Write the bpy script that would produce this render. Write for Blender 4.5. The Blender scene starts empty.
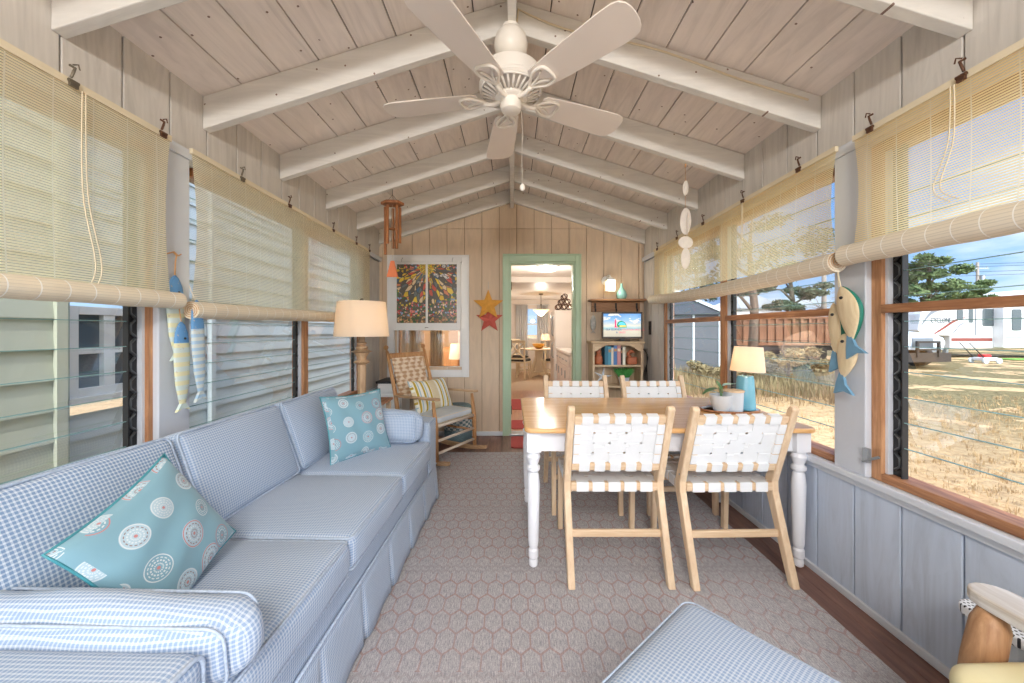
import bpy, bmesh, math, random
from mathutils import Vector, Matrix, Euler
random.seed(7)
PI = math.pi
C = bpy.context.scene.collection
F = 372.0; EYE = 1.22
def PX(px, Y): return (px - 512) / F * Y          # where a sight line meets the plane at depth Y
def PZ(py, Y): return EYE + (331 - py) / F * Y

# ------------------------------------------------------------------ mesh builder
class MB:
    def __init__(s): s.v = []; s.f = []; s.uv = {}
    def add(s, vs, fs, M=None):
        n = len(s.v)
        s.v += [tuple(M @ Vector(p)) if M is not None else tuple(p) for p in vs]
        s.f += [tuple(i + n for i in f) for f in fs]
        return s
    def box(s, x0, y0, z0, x1, y1, z1, M=None):
        if x0 > x1: x0, x1 = x1, x0
        if y0 > y1: y0, y1 = y1, y0
        if z0 > z1: z0, z1 = z1, z0
        vs = [(x0,y0,z0),(x1,y0,z0),(x1,y1,z0),(x0,y1,z0),(x0,y0,z1),(x1,y0,z1),(x1,y1,z1),(x0,y1,z1)]
        fs = [(0,3,2,1),(4,5,6,7),(0,1,5,4),(1,2,6,5),(2,3,7,6),(3,0,4,7)]
        return s.add(vs, fs, M)
    def bar(s, a, b, w, h, up=(0,0,1)):
        a = Vector(a); b = Vector(b); d = (b - a); L = d.length; d.normalize()
        up = Vector(up); x = d.cross(up)
        if x.length < 1e-4: x = d.cross(Vector((1,0,0)))
        x.normalize(); u = x.cross(d)
        M = Matrix((( x.x, d.x, u.x, a.x),(x.y, d.y, u.y, a.y),(x.z, d.z, u.z, a.z),(0,0,0,1)))
        return s.box(-w/2, 0, -h/2, w/2, L, h/2, M)
    def tube(s, pts, r, n=10, closed=False, cap=True):
        pts = [Vector(p) for p in pts]; m = len(pts)
        rs = r if isinstance(r, (list, tuple)) else [r] * m
        vs = []; fs = []; x = None
        for i, p in enumerate(pts):
            if closed: t = pts[(i+1) % m] - pts[i-1]
            else: t = pts[min(i+1, m-1)] - pts[max(i-1, 0)]
            t.normalize()
            if x is None:
                x = t.cross(Vector((0,0,1)))
                if x.length < .1: x = t.cross(Vector((1,0,0)))
            else: x = x - t * x.dot(t)
            x.normalize(); y = t.cross(x)
            for k in range(n):
                a = 2*PI*k/n
                vs.append(p + (x*math.cos(a) + y*math.sin(a)) * rs[i])
        for i in range(m if closed else m-1):
            j = (i+1) % m
            for k in range(n):
                fs.append((i*n+k, i*n+(k+1)%n, j*n+(k+1)%n, j*n+k))
        if cap and not closed:
            fs.append(tuple(range(n))[::-1]); fs.append(tuple((m-1)*n+k for k in range(n)))
        return s.add(vs, fs)
    def lathe(s, prof, n=24, M=None, sx=1, sy=1):
        vs = []; fs = []; m = len(prof)
        for r, z in prof:
            for k in range(n):
                a = 2*PI*k/n; vs.append((r*math.cos(a)*sx, r*math.sin(a)*sy, z))
        for i in range(m-1):
            for k in range(n):
                fs.append((i*n+k, i*n+(k+1)%n, (i+1)*n+(k+1)%n, (i+1)*n+k))
        if prof[0][0] > 1e-5: fs.append(tuple(range(n))[::-1])
        if prof[-1][0] > 1e-5: fs.append(tuple((m-1)*n+k for k in range(n)))
        return s.add(vs, fs, M)
    def prism(s, poly, t, M=None, z0=0):          # polygon in xy, thickness t along z
        n = len(poly)
        vs = [(x,y,z0) for x,y in poly] + [(x,y,z0+t) for x,y in poly]
        fs = [tuple(range(n))[::-1], tuple(range(n, 2*n))] + [(i,(i+1)%n,n+(i+1)%n,n+i) for i in range(n)]
        return s.add(vs, fs, M)
    def grid(s, fn, nu, nv, M=None, closed_u=False):
        vs = [fn(i/nu, j/nv) for j in range(nv+1) for i in range(nu+1)]
        fs = [(j*(nu+1)+i, j*(nu+1)+i+1, (j+1)*(nu+1)+i+1, (j+1)*(nu+1)+i) for j in range(nv) for i in range(nu)]
        return s.add(vs, fs, M)
    def sphere(s, c, r, n=12, sx=1, sy=1, sz=1, M=None):
        prof = [(max(r*math.sin(PI*i/n), 1e-6), -r*math.cos(PI*i/n)) for i in range(n+1)]
        T = Matrix.Translation(c) @ Matrix.Diagonal((sx, sy, sz, 1))
        return s.lathe(prof, n*2 if n < 12 else 24, (M @ T) if M is not None else T)
    def merge(s, o, M=None): return s.add(o.v, o.f, M)
    def build(s, name, m, parent=None, smooth=False, loc=(0,0,0), rot=(0,0,0), bevel=0, weld=False, sub=0, solid=0, uvs=None, kind=None, bseg=2):
        me = bpy.data.meshes.new(name); me.from_pydata(s.v, [], s.f); me.validate()
        bm = bmesh.new(); bm.from_mesh(me)
        if weld: bmesh.ops.remove_doubles(bm, verts=bm.verts, dist=1e-5)
        if not solid: bmesh.ops.recalc_face_normals(bm, faces=bm.faces)
        L = bm.loops.layers.uv.new('UVMap')
        for f in bm.faces:
            n = f.normal; a = max(range(3), key=lambda i: abs(n[i]))
            f.smooth = bool(smooth)
            for l in f.loops:
                c = l.vert.co
                l[L].uv = ((c.y, c.z), (c.x, c.z), (c.x, c.y))[a] if uvs is None else uvs(c)
        if smooth == 'auto':
            for e in bm.edges:
                if len(e.link_faces) == 2 and e.calc_face_angle(0) > .6: e.smooth = False
        bm.to_mesh(me); bm.free()
        me.materials.append(m)
        o = bpy.data.objects.new(name, me); C.objects.link(o)
        o.location = loc; o.rotation_euler = rot
        if parent: o.parent = parent
        if solid:
            md = o.modifiers.new('s', 'SOLIDIFY'); md.thickness = solid; md.offset = 0
        if bevel:
            md = o.modifiers.new('b', 'BEVEL'); md.width = bevel; md.segments = bseg; md.limit_method = 'ANGLE'; md.angle_limit = .7
            if not smooth:
                for p in me.polygons: p.use_smooth = False
        if sub:
            md = o.modifiers.new('u', 'SUBSURF'); md.levels = sub; md.render_levels = sub
        if kind: o['kind'] = kind
        return o
def tag(o, label, cat, group=None, kind=None):
    o['label'] = label; o['category'] = cat
    if group: o['group'] = group
    if kind: o['kind'] = kind
    return o
def thing(name, label, cat, loc=(0,0,0), rotz=0, group=None, rot=None):
    o = bpy.data.objects.new(name, None); C.objects.link(o); o.empty_display_size = .05
    o.location = loc; o.rotation_euler = rot if rot else (0,0,rotz)
    return tag(o, label, cat, group)
def struct(name, mb, m, **k): return mb.build(name, m, kind='structure', **k)
def dup(root, loc, rotz, label=None, group=None):
    def cp(o, par):
        c = o.copy(); C.objects.link(c)
        if par is not None: c.parent = par
        for ch in list(o.children): cp(ch, c)
        return c
    r = cp(root, None); r.location = loc; r.rotation_euler = (0,0,rotz)
    if label: r['label'] = label
    if group: r['group'] = group
    return r
def curve(pts, n=8):                               # smooth Catmull-Rom through points
    P = [Vector(p) for p in pts]; out = []
    for i in range(len(P)-1):
        a = P[max(i-1,0)]; b = P[i]; c = P[i+1]; d = P[min(i+2, len(P)-1)]
        for k in range(n):
            t = k/n
            out.append(.5*((2*b) + (c-a)*t + (2*a-5*b+4*c-d)*t*t + (3*b-a-3*c+d)*t**3))
    out.append(P[-1]); return out

# ------------------------------------------------------------------ materials
def lin(c):
    return tuple(((x/255)/12.92 if x/255 <= .04045 else ((x/255+.055)/1.055)**2.4) for x in c) + (1,)
class NT:
    def __init__(s, name):
        s.m = bpy.data.materials.new(name); s.m.use_nodes = True
        s.t = s.m.node_tree; s.n = s.t.nodes; s.b = s.n['Principled BSDF']; s.out = s.n['Material Output']
    def new(s, typ, **k):
        x = s.n.new(typ)
        for a, b in k.items(): setattr(x, a, b)
        return x
    def link(s, a, b): s.t.links.new(a, b)
    def put(s, v, sock):
        if hasattr(v, 'is_output') or isinstance(v, bpy.types.NodeSocket): s.link(v, sock)
        else: sock.default_value = v
    def math(s, op, a, b=0, c=0, clamp=False):
        x = s.new('ShaderNodeMath', operation=op, use_clamp=clamp)
        s.put(a, x.inputs[0]); s.put(b, x.inputs[1]); s.put(c, x.inputs[2]); return x.outputs[0]
    def vmath(s, op, a, b=(0,0,0), c=(0,0,0)):
        x = s.new('ShaderNodeVectorMath', operation=op)
        s.put(a, x.inputs[0]); s.put(b, x.inputs[1])
        if op in ('MULTIPLY_ADD', 'WRAP'): s.put(c, x.inputs[2])
        return x.outputs[1] if op in ('LENGTH','DOT_PRODUCT','DISTANCE') else x.outputs[0]
    def coord(s, which='Object', scale=(1,1,1), loc=(0,0,0), rot=(0,0,0)):
        c = s.new('ShaderNodeTexCoord').outputs[which]
        mp = s.new('ShaderNodeMapping'); s.link(c, mp.inputs[0])
        mp.inputs['Scale'].default_value = scale; mp.inputs['Location'].default_value = loc; mp.inputs['Rotation'].default_value = rot
        return mp.outputs[0]
    def noise(s, vec, scale=5, detail=3, rough=.5, dist=0):
        x = s.new('ShaderNodeTexNoise'); s.link(vec, x.inputs['Vector'])
        x.inputs['Scale'].default_value = scale; x.inputs['Detail'].default_value = detail
        x.inputs['Roughness'].default_value = rough; x.inputs['Distortion'].default_value = dist
        return x.outputs[0]
    def ramp(s, f, *st):
        x = s.new('ShaderNodeValToRGB'); s.link(f, x.inputs[0]); e = x.color_ramp.elements
        while len(e) < len(st): e.new(.5)
        for i, (p, c) in enumerate(st):
            e[i].position = p; e[i].color = lin(c) if len(c) == 3 and max(c) > 1.01 else (tuple(c)+(1,))[:4]
        return x.outputs[0]
    def mix(s, f, a, b, blend='MIX'):
        x = s.new('ShaderNodeMix', data_type='RGBA', blend_type=blend)
        s.put(f, x.inputs[0]); s.put(a, x.inputs[6]); s.put(b, x.inputs[7]); return x.outputs[2]
    def sep(s, v):
        x = s.new('ShaderNodeSeparateXYZ'); s.link(v, x.inputs[0]); return x.outputs
    def bump(s, h, strength=.3, dist=.01):
        x = s.new('ShaderNodeBump'); s.link(h, x.inputs['Height'])
        x.inputs['Strength'].default_value = strength; x.inputs['Distance'].default_value = dist
        s.link(x.outputs[0], s.b.inputs['Normal'])
    def base(s, c, rough=.6, metal=0, spec=.5):
        s.put(c, s.b.inputs['Base Color']); s.put(rough, s.b.inputs['Roughness'])
        s.b.inputs['Metallic'].default_value = metal; s.b.inputs['Specular IOR Level'].default_value = spec
        return s
def M(name, c, rough=.6, metal=0, var=.06, scale=8, bump=0, bscale=60, spec=.4, stretch=(1,1,1), emit=None, es=1, coat=0):
    """plain surface with a little procedural variation"""
    t = NT(name); v = t.coord('Object', scale=stretch); n = t.noise(v, scale, 4)
    c = lin(c); d = tuple(max(0, x*(1-var*2.2)) for x in c[:3]) + (1,); e = tuple(min(1, x*(1+var)) for x in c[:3]) + (1,)
    col = t.mix(n, d, e); t.base(col, rough, metal, spec)
    if bump: t.bump(t.noise(v, bscale, 3), bump, .004)
    if coat: t.b.inputs['Coat Weight'].default_value = coat
    if emit:
        t.b.inputs['Emission Color'].default_value = lin(emit); t.b.inputs['Emission Strength'].default_value = es
    return t.m
def wood(name, c1, c2, axis='x', rough=.5, scale=1.0, spec=.4, knots=True):
    """grain running along one local axis"""
    st = {'x': (1.2, 14, 14), 'y': (14, 1.2, 14), 'z': (14, 14, 1.2)}[axis]
    t = NT(name); v = t.coord('Object', scale=tuple(q*scale for q in st))
    n = t.noise(v, 2.2, 5, .6, .8); n2 = t.noise(v, 9, 3, .6, .2)
    f = t.math('ADD', t.math('MULTIPLY', n, .7), t.math('MULTIPLY', n2, .3))
    col = t.ramp(f, (.3, c2), (.5, tuple((a+b)/2 for a, b in zip(c1, c2))), (.68, c1))
    t.base(col, rough, 0, spec); t.bump(n2, .15, .002); return t.m
def painted_boards(name, c, dots=None, tint=None, grain='z', var=1.0):
    """rough-sawn painted plywood: faint swirled grain and rusty nail heads"""
    t = NT(name)
    st = {'z': (6, 6, .8), 'y': (6, .8, 6), 'x': (.8, 6, 6)}[grain]
    v = t.coord('Object', scale=st); n = t.noise(v, 2.0, 6, .62, 1.6)
    big = t.noise(t.coord('Object'), 1.3, 3)
    c0 = tuple(x*(1-.055*var) for x in c); c2 = tuple(min(255, x*1.035) for x in c)
    col = t.ramp(n, (.34, c0), (.47, c), (.62, c2))
    wv = t.new('ShaderNodeTexWave', wave_type='RINGS'); t.link(t.coord('Object', scale={'z':(3,3,.5),'y':(3,.5,3),'x':(.5,3,3)}[grain]), wv.inputs[0])
    wv.inputs['Scale'].default_value = 5; wv.inputs['Distortion'].default_value = 9; wv.inputs['Detail'].default_value = 3; wv.inputs['Detail Scale'].default_value = .8
    col = t.mix(t.math('MULTIPLY', t.math('MULTIPLY', wv.outputs['Fac'], t.math('GREATER_THAN', big, .5)), .10*var), col, lin(tuple(x*.8 for x in c)))
    if tint: col = t.mix(t.math('MULTIPLY', big, .35), col, lin(tint))
    if dots:
        vo = t.new('ShaderNodeTexVoronoi', voronoi_dimensions='2D'); so = t.sep(t.coord('Object')); cb = t.new('ShaderNodeCombineXYZ')
        t.link(so[0], cb.inputs[0]); t.link(so[1 if dots == 'xy' else 2], cb.inputs[1]); t.link(cb.outputs[0], vo.inputs['Vector']); vo.inputs['Scale'].default_value = 7
        k = t.math('LESS_THAN', vo.outputs['Distance'], .034)
        k = t.math('MULTIPLY', k, t.math('GREATER_THAN', t.noise(t.coord('Object'), 5, 1), .50))
        col = t.mix(t.math('MULTIPLY', k, .85), col, lin((104, 66, 48)))
    t.base(col, .62, 0, .3); t.bump(n, .15, .003); return t.m
def gingham(name, base=(120,150,185), line=(226,233,240), pitch=.0095, ax='UV'):
    t = NT(name); u = t.sep(t.coord(ax, scale=(1/pitch, 1/pitch, 1/pitch)))
    def ln(x, w=.40):
        f = t.math('FRACT', x); return t.math('LESS_THAN', f, w)
    a = ln(u[0]); b = ln(u[1])
    s = t.math('ADD', t.math('MULTIPLY', a, .5), t.math('MULTIPLY', b, .5))
    mid = tuple((p*.42+q*.58) for p, q in zip(base, line))
    col = t.ramp(s, (0, base), (.5, mid), (.99, line))
    n = t.noise(t.coord('Object'), 3, 3)
    col = t.mix(t.math('MULTIPLY', n, .12), col, lin((150,165,185)))
    t.base(col, .85, 0, .2); t.bump(t.noise(t.coord('UV'), 600, 2), .2, .002)
    t.b.inputs['Sheen Weight'].default_value = .15
    return t.m
def glass_thin(name, tint=(.92,.97,.95), refl=.08, rough=.02):
    t = NT(name); tr = t.new('ShaderNodeBsdfTransparent'); tr.inputs[0].default_value = tint + (1,)
    gl = t.new('ShaderNodeBsdfGlossy'); gl.inputs['Roughness'].default_value = rough; gl.inputs[0].default_value = (.9,.95,1,1)
    fr = t.new('ShaderNodeFresnel'); fr.inputs[0].default_value = 1.45
    mx = t.new('ShaderNodeMixShader'); t.link(t.math('MULTIPLY', fr.outputs[0], refl*10, clamp=True), mx.inputs[0])
    t.link(tr.outputs[0], mx.inputs[1]); t.link(gl.outputs[0], mx.inputs[2]); t.link(mx.outputs[0], t.out.inputs[0])
    return t.m

MAT = {}
MAT['ceil'] = painted_boards('ceiling_paint', (234, 226, 219), grain='y', tint=(226,208,194), dots='xy')
MAT['wallw'] = painted_boards('wall_paint', (206, 202, 196), grain='z', dots=None)
MAT['wallb'] = painted_boards('wainscot_paint', (190, 201, 217), grain='z', dots=None)
MAT['tan'] = painted_boards('tan_paint', (208, 188, 164), grain='z', dots=None, var=.5)
MAT['beam'] = painted_boards('beam_paint', (221, 220, 216), grain='x', dots='xz', var=.5)
MAT['trimw'] = M('white_trim_paint', (214, 219, 226), .45, var=.04, scale=5)
MAT['post'] = M('post_paint', (205, 210, 218), .5, var=.06, scale=4, bump=.1)
MAT['groove'] = M('groove_backing', (104, 98, 94), .9)  # dark backing tone that shows in the gaps between boards
MAT['grooveb'] = M('wainscot_groove', (132, 140, 152), .9)
MAT['raw'] = wood('raw_window_wood_v', (214, 166, 122), (150, 100, 66), 'z')
MAT['rawy'] = wood('raw_window_wood_h', (196, 144, 104), (120, 78, 52), 'y')
MAT['floor'] = wood('floor_wood', (142, 108, 94), (98, 70, 62), 'y', rough=.38, scale=.8)
MAT['birch'] = wood('birch_v', (236, 214, 184), (212, 180, 144), 'z', scale=1.2)
MAT['birchx'] = wood('birch_h', (234, 210, 178), (208, 174, 136), 'x', scale=1.2)
MAT['birchy'] = wood('birch_d', (234, 210, 178), (208, 174, 136), 'y', scale=1.2)
MAT['tabletop'] = wood('honey_tabletop', (240, 194, 134), (216, 164, 104), 'x', rough=.16, spec=.6)
MAT['tablew'] = M('table_white_paint', (236, 238, 242), .3, var=.02)
MAT['strap'] = M('white_leather', (234, 235, 235), .5, var=.03, scale=20, bump=.1)
MAT['fan'] = M('fan_white', (240, 236, 228), .35, var=.02)
MAT['blade'] = M('fan_blade_white', (238, 231, 224), .4, var=.03, scale=3)
MAT['check'] = gingham('blue_check', (118,146,182), (216,224,232), .0105)
MAT['checkl'] = gingham('blue_check_pale', (138,160,190), (202,211,220), .0095)
MAT['black'] = M('black_metal', (38, 38, 40), .45)
MAT['grey'] = M('grey_metal', (168, 174, 180), .35, .7)
MAT['track'] = M('jalousie_track_metal', (92, 96, 98), .4, .5, var=.2, scale=40)
MAT['rust'] = M('rusty_clip_metal', (104, 72, 54), .6, .4, var=.3, scale=60)
MAT['bronze'] = M('bronze_clip_metal', (120, 112, 98), .5, .5, var=.2, scale=60)
MAT['glass'] = glass_thin('louver_glass', (.94,.985,.98), .022)
MAT['gedge'] = M('glass_edge_green', (132, 170, 168), .2)
MAT['rope'] = M('twine', (196, 150, 104), .9)
MAT['cord'] = M('cream_cord', (226, 214, 186), .9)
MAT['whitep'] = M('white_plastic', (232, 235, 238), .35, var=.02)
MAT['kwall'] = M('kitchen_wall_paint', (228, 218, 208), .6, var=.02)
MAT['kwhite'] = M('kitchen_white', (235, 228, 220), .4, var=.02)
MAT['cream'] = M('cream_wood_paint', (226, 208, 178), .5, var=.05)
SKYGLOW, SKYSTR, SUNSTR, FILLW, EXPO = 3.6, 1.15, 2.2, 98, 0.36
# ------------------------------------------------------------------ room shell
W = 1.54; YB = 4.34; YF = -2.3; SILL = .59; HEAD = 2.07; EAVE = 2.39; RIDGE = 2.87
def strips(mb, rect, holes, pitch=.2032, gap=.007, off=0.0, put=None):
    """boards (a0..a1 wide, z0..z1) with gaps between, leaving out the holes (a0,a1,z0,z1)"""
    a0, a1, z0, z1 = rect
    k = math.floor((a0-off)/pitch)
    while off + k*pitch < a1:
        s0 = max(a0, off + k*pitch + gap/2); s1 = min(a1, off + (k+1)*pitch - gap/2); k += 1
        if s1 - s0 < .003: continue
        cuts = sorted({s0, s1} | {h for H in holes for h in H[:2] if s0 < h < s1})
        for p, q in zip(cuts[:-1], cuts[1:]):
            m = (p+q)/2; segs = [(z0, z1)]
            for h in holes:
                if h[0] < m < h[1]:
                    ns = []
                    for (u, v) in segs:
                        if h[3] <= u or h[2] >= v: ns.append((u, v)); continue
                        if h[2] > u: ns.append((u, h[2]))
                        if h[3] < v: ns.append((h[3], v))
                    segs = ns
            for u, v in segs: put(mb, p, q, u, v)
def slope_z(x, z=EAVE): return z + (W - abs(x)) * (RIDGE - EAVE) / W
# side walls
for sgn, side in ((-1, 'left'), (1, 'right')):
    xi = sgn*W
    def put(mb, p, q, u, v, xi=xi, sgn=sgn): mb.box(xi, p, u, xi+sgn*.012, q, v)
    up = MB(); strips(up, (YF, YB, HEAD, EAVE+.02), [], off=.05, put=put)
    strips(up, (3.80, YB, SILL, HEAD), [], off=.05, put=put)
    lo = MB(); strips(lo, (YF, YB, 0, SILL), [], off=.05, put=put)
    w = struct('wall_'+side, up, MAT['wallw'], bevel=.002, bseg=1)
    l = lo.build('wainscot', MAT['wallb'], w, bevel=.002, bseg=1)
    bk = MB().box(xi+sgn*.0125, YF, 0, xi+sgn*.10, YB+.02, SILL).box(xi+sgn*.0125, YF, HEAD, xi+sgn*.10, YB+.02, EAVE+.02).box(xi+sgn*.0125, 3.80, SILL, xi+sgn*.10, YB+.02, HEAD)
    bk.build('wall_backing', MAT['grooveb'], w)
    st = MB().box(xi-sgn*.032, YF, SILL-.03, xi+sgn*.10, YB, SILL).box(xi-sgn*.012, YF, SILL-.06, xi, YB, SILL-.03)
    struct('trim_1' if sgn < 0 else 'trim_2', st, MAT['trimw'], bevel=.004)
    hd = MB().box(xi-sgn*.028, YF, HEAD-.045, xi, YB, HEAD).box(xi, YF, HEAD-.06, xi+sgn*.10, YB, HEAD-.001)
    struct('trim_3' if sgn < 0 else 'trim_4', hd, MAT['trimw'], bevel=.003)
    pb = MB().box(xi-sgn*.02, 1.60, SILL, xi+sgn*.10, 1.755, HEAD-.045)
    struct('trim_5' if sgn < 0 else 'trim_6', pb, MAT['post'], bevel=.004)
    bb = MB().box(xi-sgn*.014, YF, 0, xi, YB, .035)
    struct('baseboard_'+side, bb, MAT['trimw'], bevel=.005)
# floor
fl = MB()
x = -W
while x < W-.001:
    fl.box(x+.0008, YF, -.02, min(x+.13, W)-.0008, YB+.12, 0); x += .13
f0 = struct('floor', fl, MAT['floor'], bevel=.001, bseg=1)
MB().box(-W-.1, YF, -.30, W+.1, YB, -.021).build('subfloor', MAT['groove'], f0)
# ceiling: boards run along the ridge
ce = MB(); rl = math.hypot(W+.12, (RIDGE-EAVE)*(W+.12)/W)
for sgn in (-1, 1):
    n = 8; dx = W/n
    for i in range(n):
        xa, xb = sgn*(i*dx+.0035), sgn*((i+1)*dx-.0035 + (.1 if i == n-1 else 0))
        vs = []
        for y in (YF, YB+.03):
            for xx, dz in ((xa,0),(xb,0),(xb,.012),(xa,.012)): vs.append((xx, y, slope_z(xx)+dz))
        ce.add(vs, [(0,1,2,3),(4,7,6,5),(0,4,5,1),(1,5,6,2),(2,6,7,3),(3,7,4,0)])
ceil = struct('ceiling', ce, MAT['ceil'])
rf = MB()
for sgn in (-1, 1):
    vs = []
    for y in (YF-.2, YB+.3):
        for xx, dz in ((0,.013),(sgn*(W+.35),.013),(sgn*(W+.35),.10),(0,.10)): vs.append((xx, y, slope_z(xx)+dz))
    rf.add(vs, [(0,1,2,3),(4,7,6,5),(0,4,5,1),(1,5,6,2),(2,6,7,3),(3,7,4,0)])
rf.build('roof_deck', MAT['groove'], ceil)
# rafters, ridge board
k = 7
for y in (-.59, .02, .63, 1.24, 1.85, 2.46, 3.07, 3.68, 4.29):
    for sgn in (-1, 1):
        r = MB(); vs = []
        for yy in (y, y+.044):
            for xx, zz in ((sgn*.022, slope_z(.022)-.002), (sgn*W*.999, EAVE-.002), (sgn*W*.999, EAVE-.165), (sgn*.022, RIDGE-.165)): vs.append((xx, yy, zz))
        r.add(vs, [(0,1,2,3),(4,7,6,5),(0,4,5,1),(1,5,6,2),(2,6,7,3),(3,7,4,0)])
        struct('trim_%d' % k, r, MAT['beam'], bevel=.004); k += 1
struct('trim_25', MB().box(-.02, YF, RIDGE-.22, .02, YB-.001, RIDGE-.012), MAT['beam'], bevel=.003)
# back wall, tan boards, holes for the house window and the door
DO = (-.03, .735, -.01, 2.025); WO = (-1.345, -.58, .80, 2.03)
def putb(mb, p, q, u, v): mb.box(p, YB, u, q, YB+.012, v)
bw = MB(); strips(bw, (-W, W, 0, 2.41), [DO, WO], put=putb, off=.055, gap=.005)
strips(bw, (-W, W, 2.413, 2.86), [], put=putb, off=.055, gap=.005)
wb = struct('wall_back', bw, MAT['tan'], bevel=.002, bseg=1)
bk = MB()
for r in ((-W-.1, WO[0], 0, 2.9), (WO[0], WO[1], 0, WO[2]), (WO[0], WO[1], WO[3], 2.9), (WO[1], DO[0], 0, 2.9), (DO[0], DO[1], DO[3], 2.9), (DO[1], W+.1, 0, 2.9)):
    bk.box(r[0], YB+.0125, r[2], r[1], YB+.12, r[3])
bk.build('wall_backing', M('tan_groove', (140,112,88), .9), wb)
bb = MB().box(-W, YB-.014, 0, -.10, YB, .05).box(.81, YB-.014, 0, W, YB, .05)
struct('baseboard_back', bb, MAT['trimw'], bevel=.004)
struct('trim_26', MB().box(-W, YB-.02, 0, -W+.035, YB, 2.2).box(W-.06, YB-.02, 0, W-.03, YB, 2.2), MAT['tan'])
# rear wall behind the viewer: posts between wide openings, sunlight comes in here
fw = MB().box(-W, YF-.08, 0, W, YF, .45).box(-W, YF-.08, 2.1, W, YF, 2.4)
for xx in (-W, -.55, .49, W-.06): fw.box(xx, YF-.08, .45, xx+.06, YF, 2.1)
struct('wall_front', fw, MAT['wallw'])

# ------------------------------------------------------------------ jalousie windows in the side walls
def fence_piece(h): pass
def jalousie(num, sgn, y0, y1, rail=True):
    """raw wood frame, metal louver tracks and glass louvers, in one wall opening"""
    xi = sgn*W; T = HEAD-.06
    fr = MB()
    for a, b in ((y0, y0+.022), (y1-.045, y1)): fr.box(xi+sgn*.005, a, SILL, xi+sgn*.09, b, T)
    w = fr.build('window_%d' % num, MAT['raw'], kind='structure', bevel=.002)
    hz = MB().box(xi+sgn*.002, y0+.022, SILL, xi+sgn*.09, y1-.045, SILL+.035).box(xi+sgn*.005, y0+.045, T-.04, xi+sgn*.09, y1-.045, T)
    if rail: hz.box(xi+sgn*.0, y0+.045, 1.295, xi+sgn*.05, y1-.045, 1.33)
    hz.build('window_rail', MAT['rawy'], w, bevel=.003)
    MB().box(xi+sgn*.02, y1-.057, SILL+.035, xi+sgn*.075, y1-.045, T-.04).build('window_liner', MAT['trimw'], w)
    xo = xi+sgn*.045
    tr = MB(); dk = MB(); z = SILL+.10
    for a, s in ((y1-.057, -1),):
        dk.box(xo-.004, a, SILL+.035, xo+.004, a+s*.05, T-.04)
        dk.box(xo-sgn*.020, a+s*.046, SILL+.035, xo+.004, a+s*.052, T-.04)
    zz = SILL+.06
    while zz < T-.12:
        for a, s in ((y1-.058, -1),):
            tr.tube([(xo-sgn*.010, a+s*.012, zz), (xo-sgn*.012, a+s*.034, zz+.018), (xo-sgn*.012, a+s*.034, zz+.052), (xo-sgn*.010, a+s*.014, zz+.070)], .0055, 6)
        zz += .078
    dk.build('louver_track', MAT['black'], w); tr.build('louver_clips', MAT['track'], w, smooth=True)
    gl = MB(); ge = MB(); p = .102; z = SILL+.045; ya, yb = y0+.024, y1-.110
    while z + p < T:
        # blade nearly vertical, lower edge kicked outwards
        a = (xo+sgn*.012, z); b = (xo-sgn*.012, z+p+.012)
        gl.add([(a[0],ya,a[1]),(a[0],yb,a[1]),(b[0],yb,b[1]),(b[0],ya,b[1])], [(0,1,2,3)])
        ge.box(b[0]-.0025, ya, b[1]-.0015, b[0]+.0025, yb, b[1]+.0015); z += p
    gl.build('glass', MAT['glass'], w); ge.build('glass_edge', MAT['gedge'], w)
    return w
jalousie(1, -1, -.35, 1.625, False)
jalousie(2, -1, 1.755, 2.80, False)
jalousie(3, -1, 2.80, 3.78, False)
jalousie(4, 1, -.35, 1.60)
jalousie(5, 1, 1.755, 2.74)
jalousie(6, 1, 2.74, 3.78)
hk = MB().box(W-.035, 1.575, .66, W-.02, 1.60, .72).tube([(W-.03,1.53,.70),(W-.045,1.56,.68),(W-.03,1.60,.66)], .006, 6)
hk.build('window_latch', MAT['grey'], bpy.data.objects['window_4'])

# ------------------------------------------------------------------ bamboo blinds
def blind_mat(name, c, trans, open_):
    t = NT(name); s = t.sep(t.coord('Object', scale=(1, 1, 1)))
    f = t.math('FRACT', t.math('MULTIPLY', s[2], 1/.0085))
    gap = t.math('GREATER_THAN', f, .74)
    n = t.noise(t.coord('Object', scale=(1, 3, 120)), 2, 2)
    col = t.mix(n, lin(tuple(x*.95 for x in c)), lin(c))
    fy = t.math('FRACT', t.math('MULTIPLY', s[1], 1/.115))
    th = t.math('LESS_THAN', fy, .035)
    col = t.mix(th, col, lin((240, 236, 222)))
    d = t.new('ShaderNodeBsdfDiffuse'); t.link(col, d.inputs[0])
    tl = t.new('ShaderNodeBsdfTranslucent'); t.link(t.mix(.5, col, lin(trans)), tl.inputs[0])
    m1 = t.new('ShaderNodeMixShader'); m1.inputs[0].default_value = .62
    t.link(d.outputs[0], m1.inputs[1]); t.link(tl.outputs[0], m1.inputs[2])
    tr = t.new('ShaderNodeBsdfTransparent')
    m2 = t.new('ShaderNodeMixShader')
    irr = t.math('MULTIPLY_ADD', t.noise(t.coord('Object', scale=(1, 2, 22)), 2, 3), .5, .78)
    g = t.math('MULTIPLY', t.math('MULTIPLY', t.math('MULTIPLY', gap, t.math('SUBTRACT', 1, th)), irr), open_)
    t.link(t.math('ADD', g, .05), m2.inputs[0])
    t.link(m1.outputs[0], m2.inputs[1]); t.link(tr.outputs[0], m2.inputs[2]); t.link(m2.outputs[0], t.out.inputs[0])
    return t.m
MAT['blindl'] = blind_mat('bamboo_slats_cream', (255, 246, 216), (255, 248, 214), .6)
MAT['blindr'] = blind_mat('bamboo_slats_straw', (255, 238, 192), (255, 240, 188), 1.0)
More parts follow.
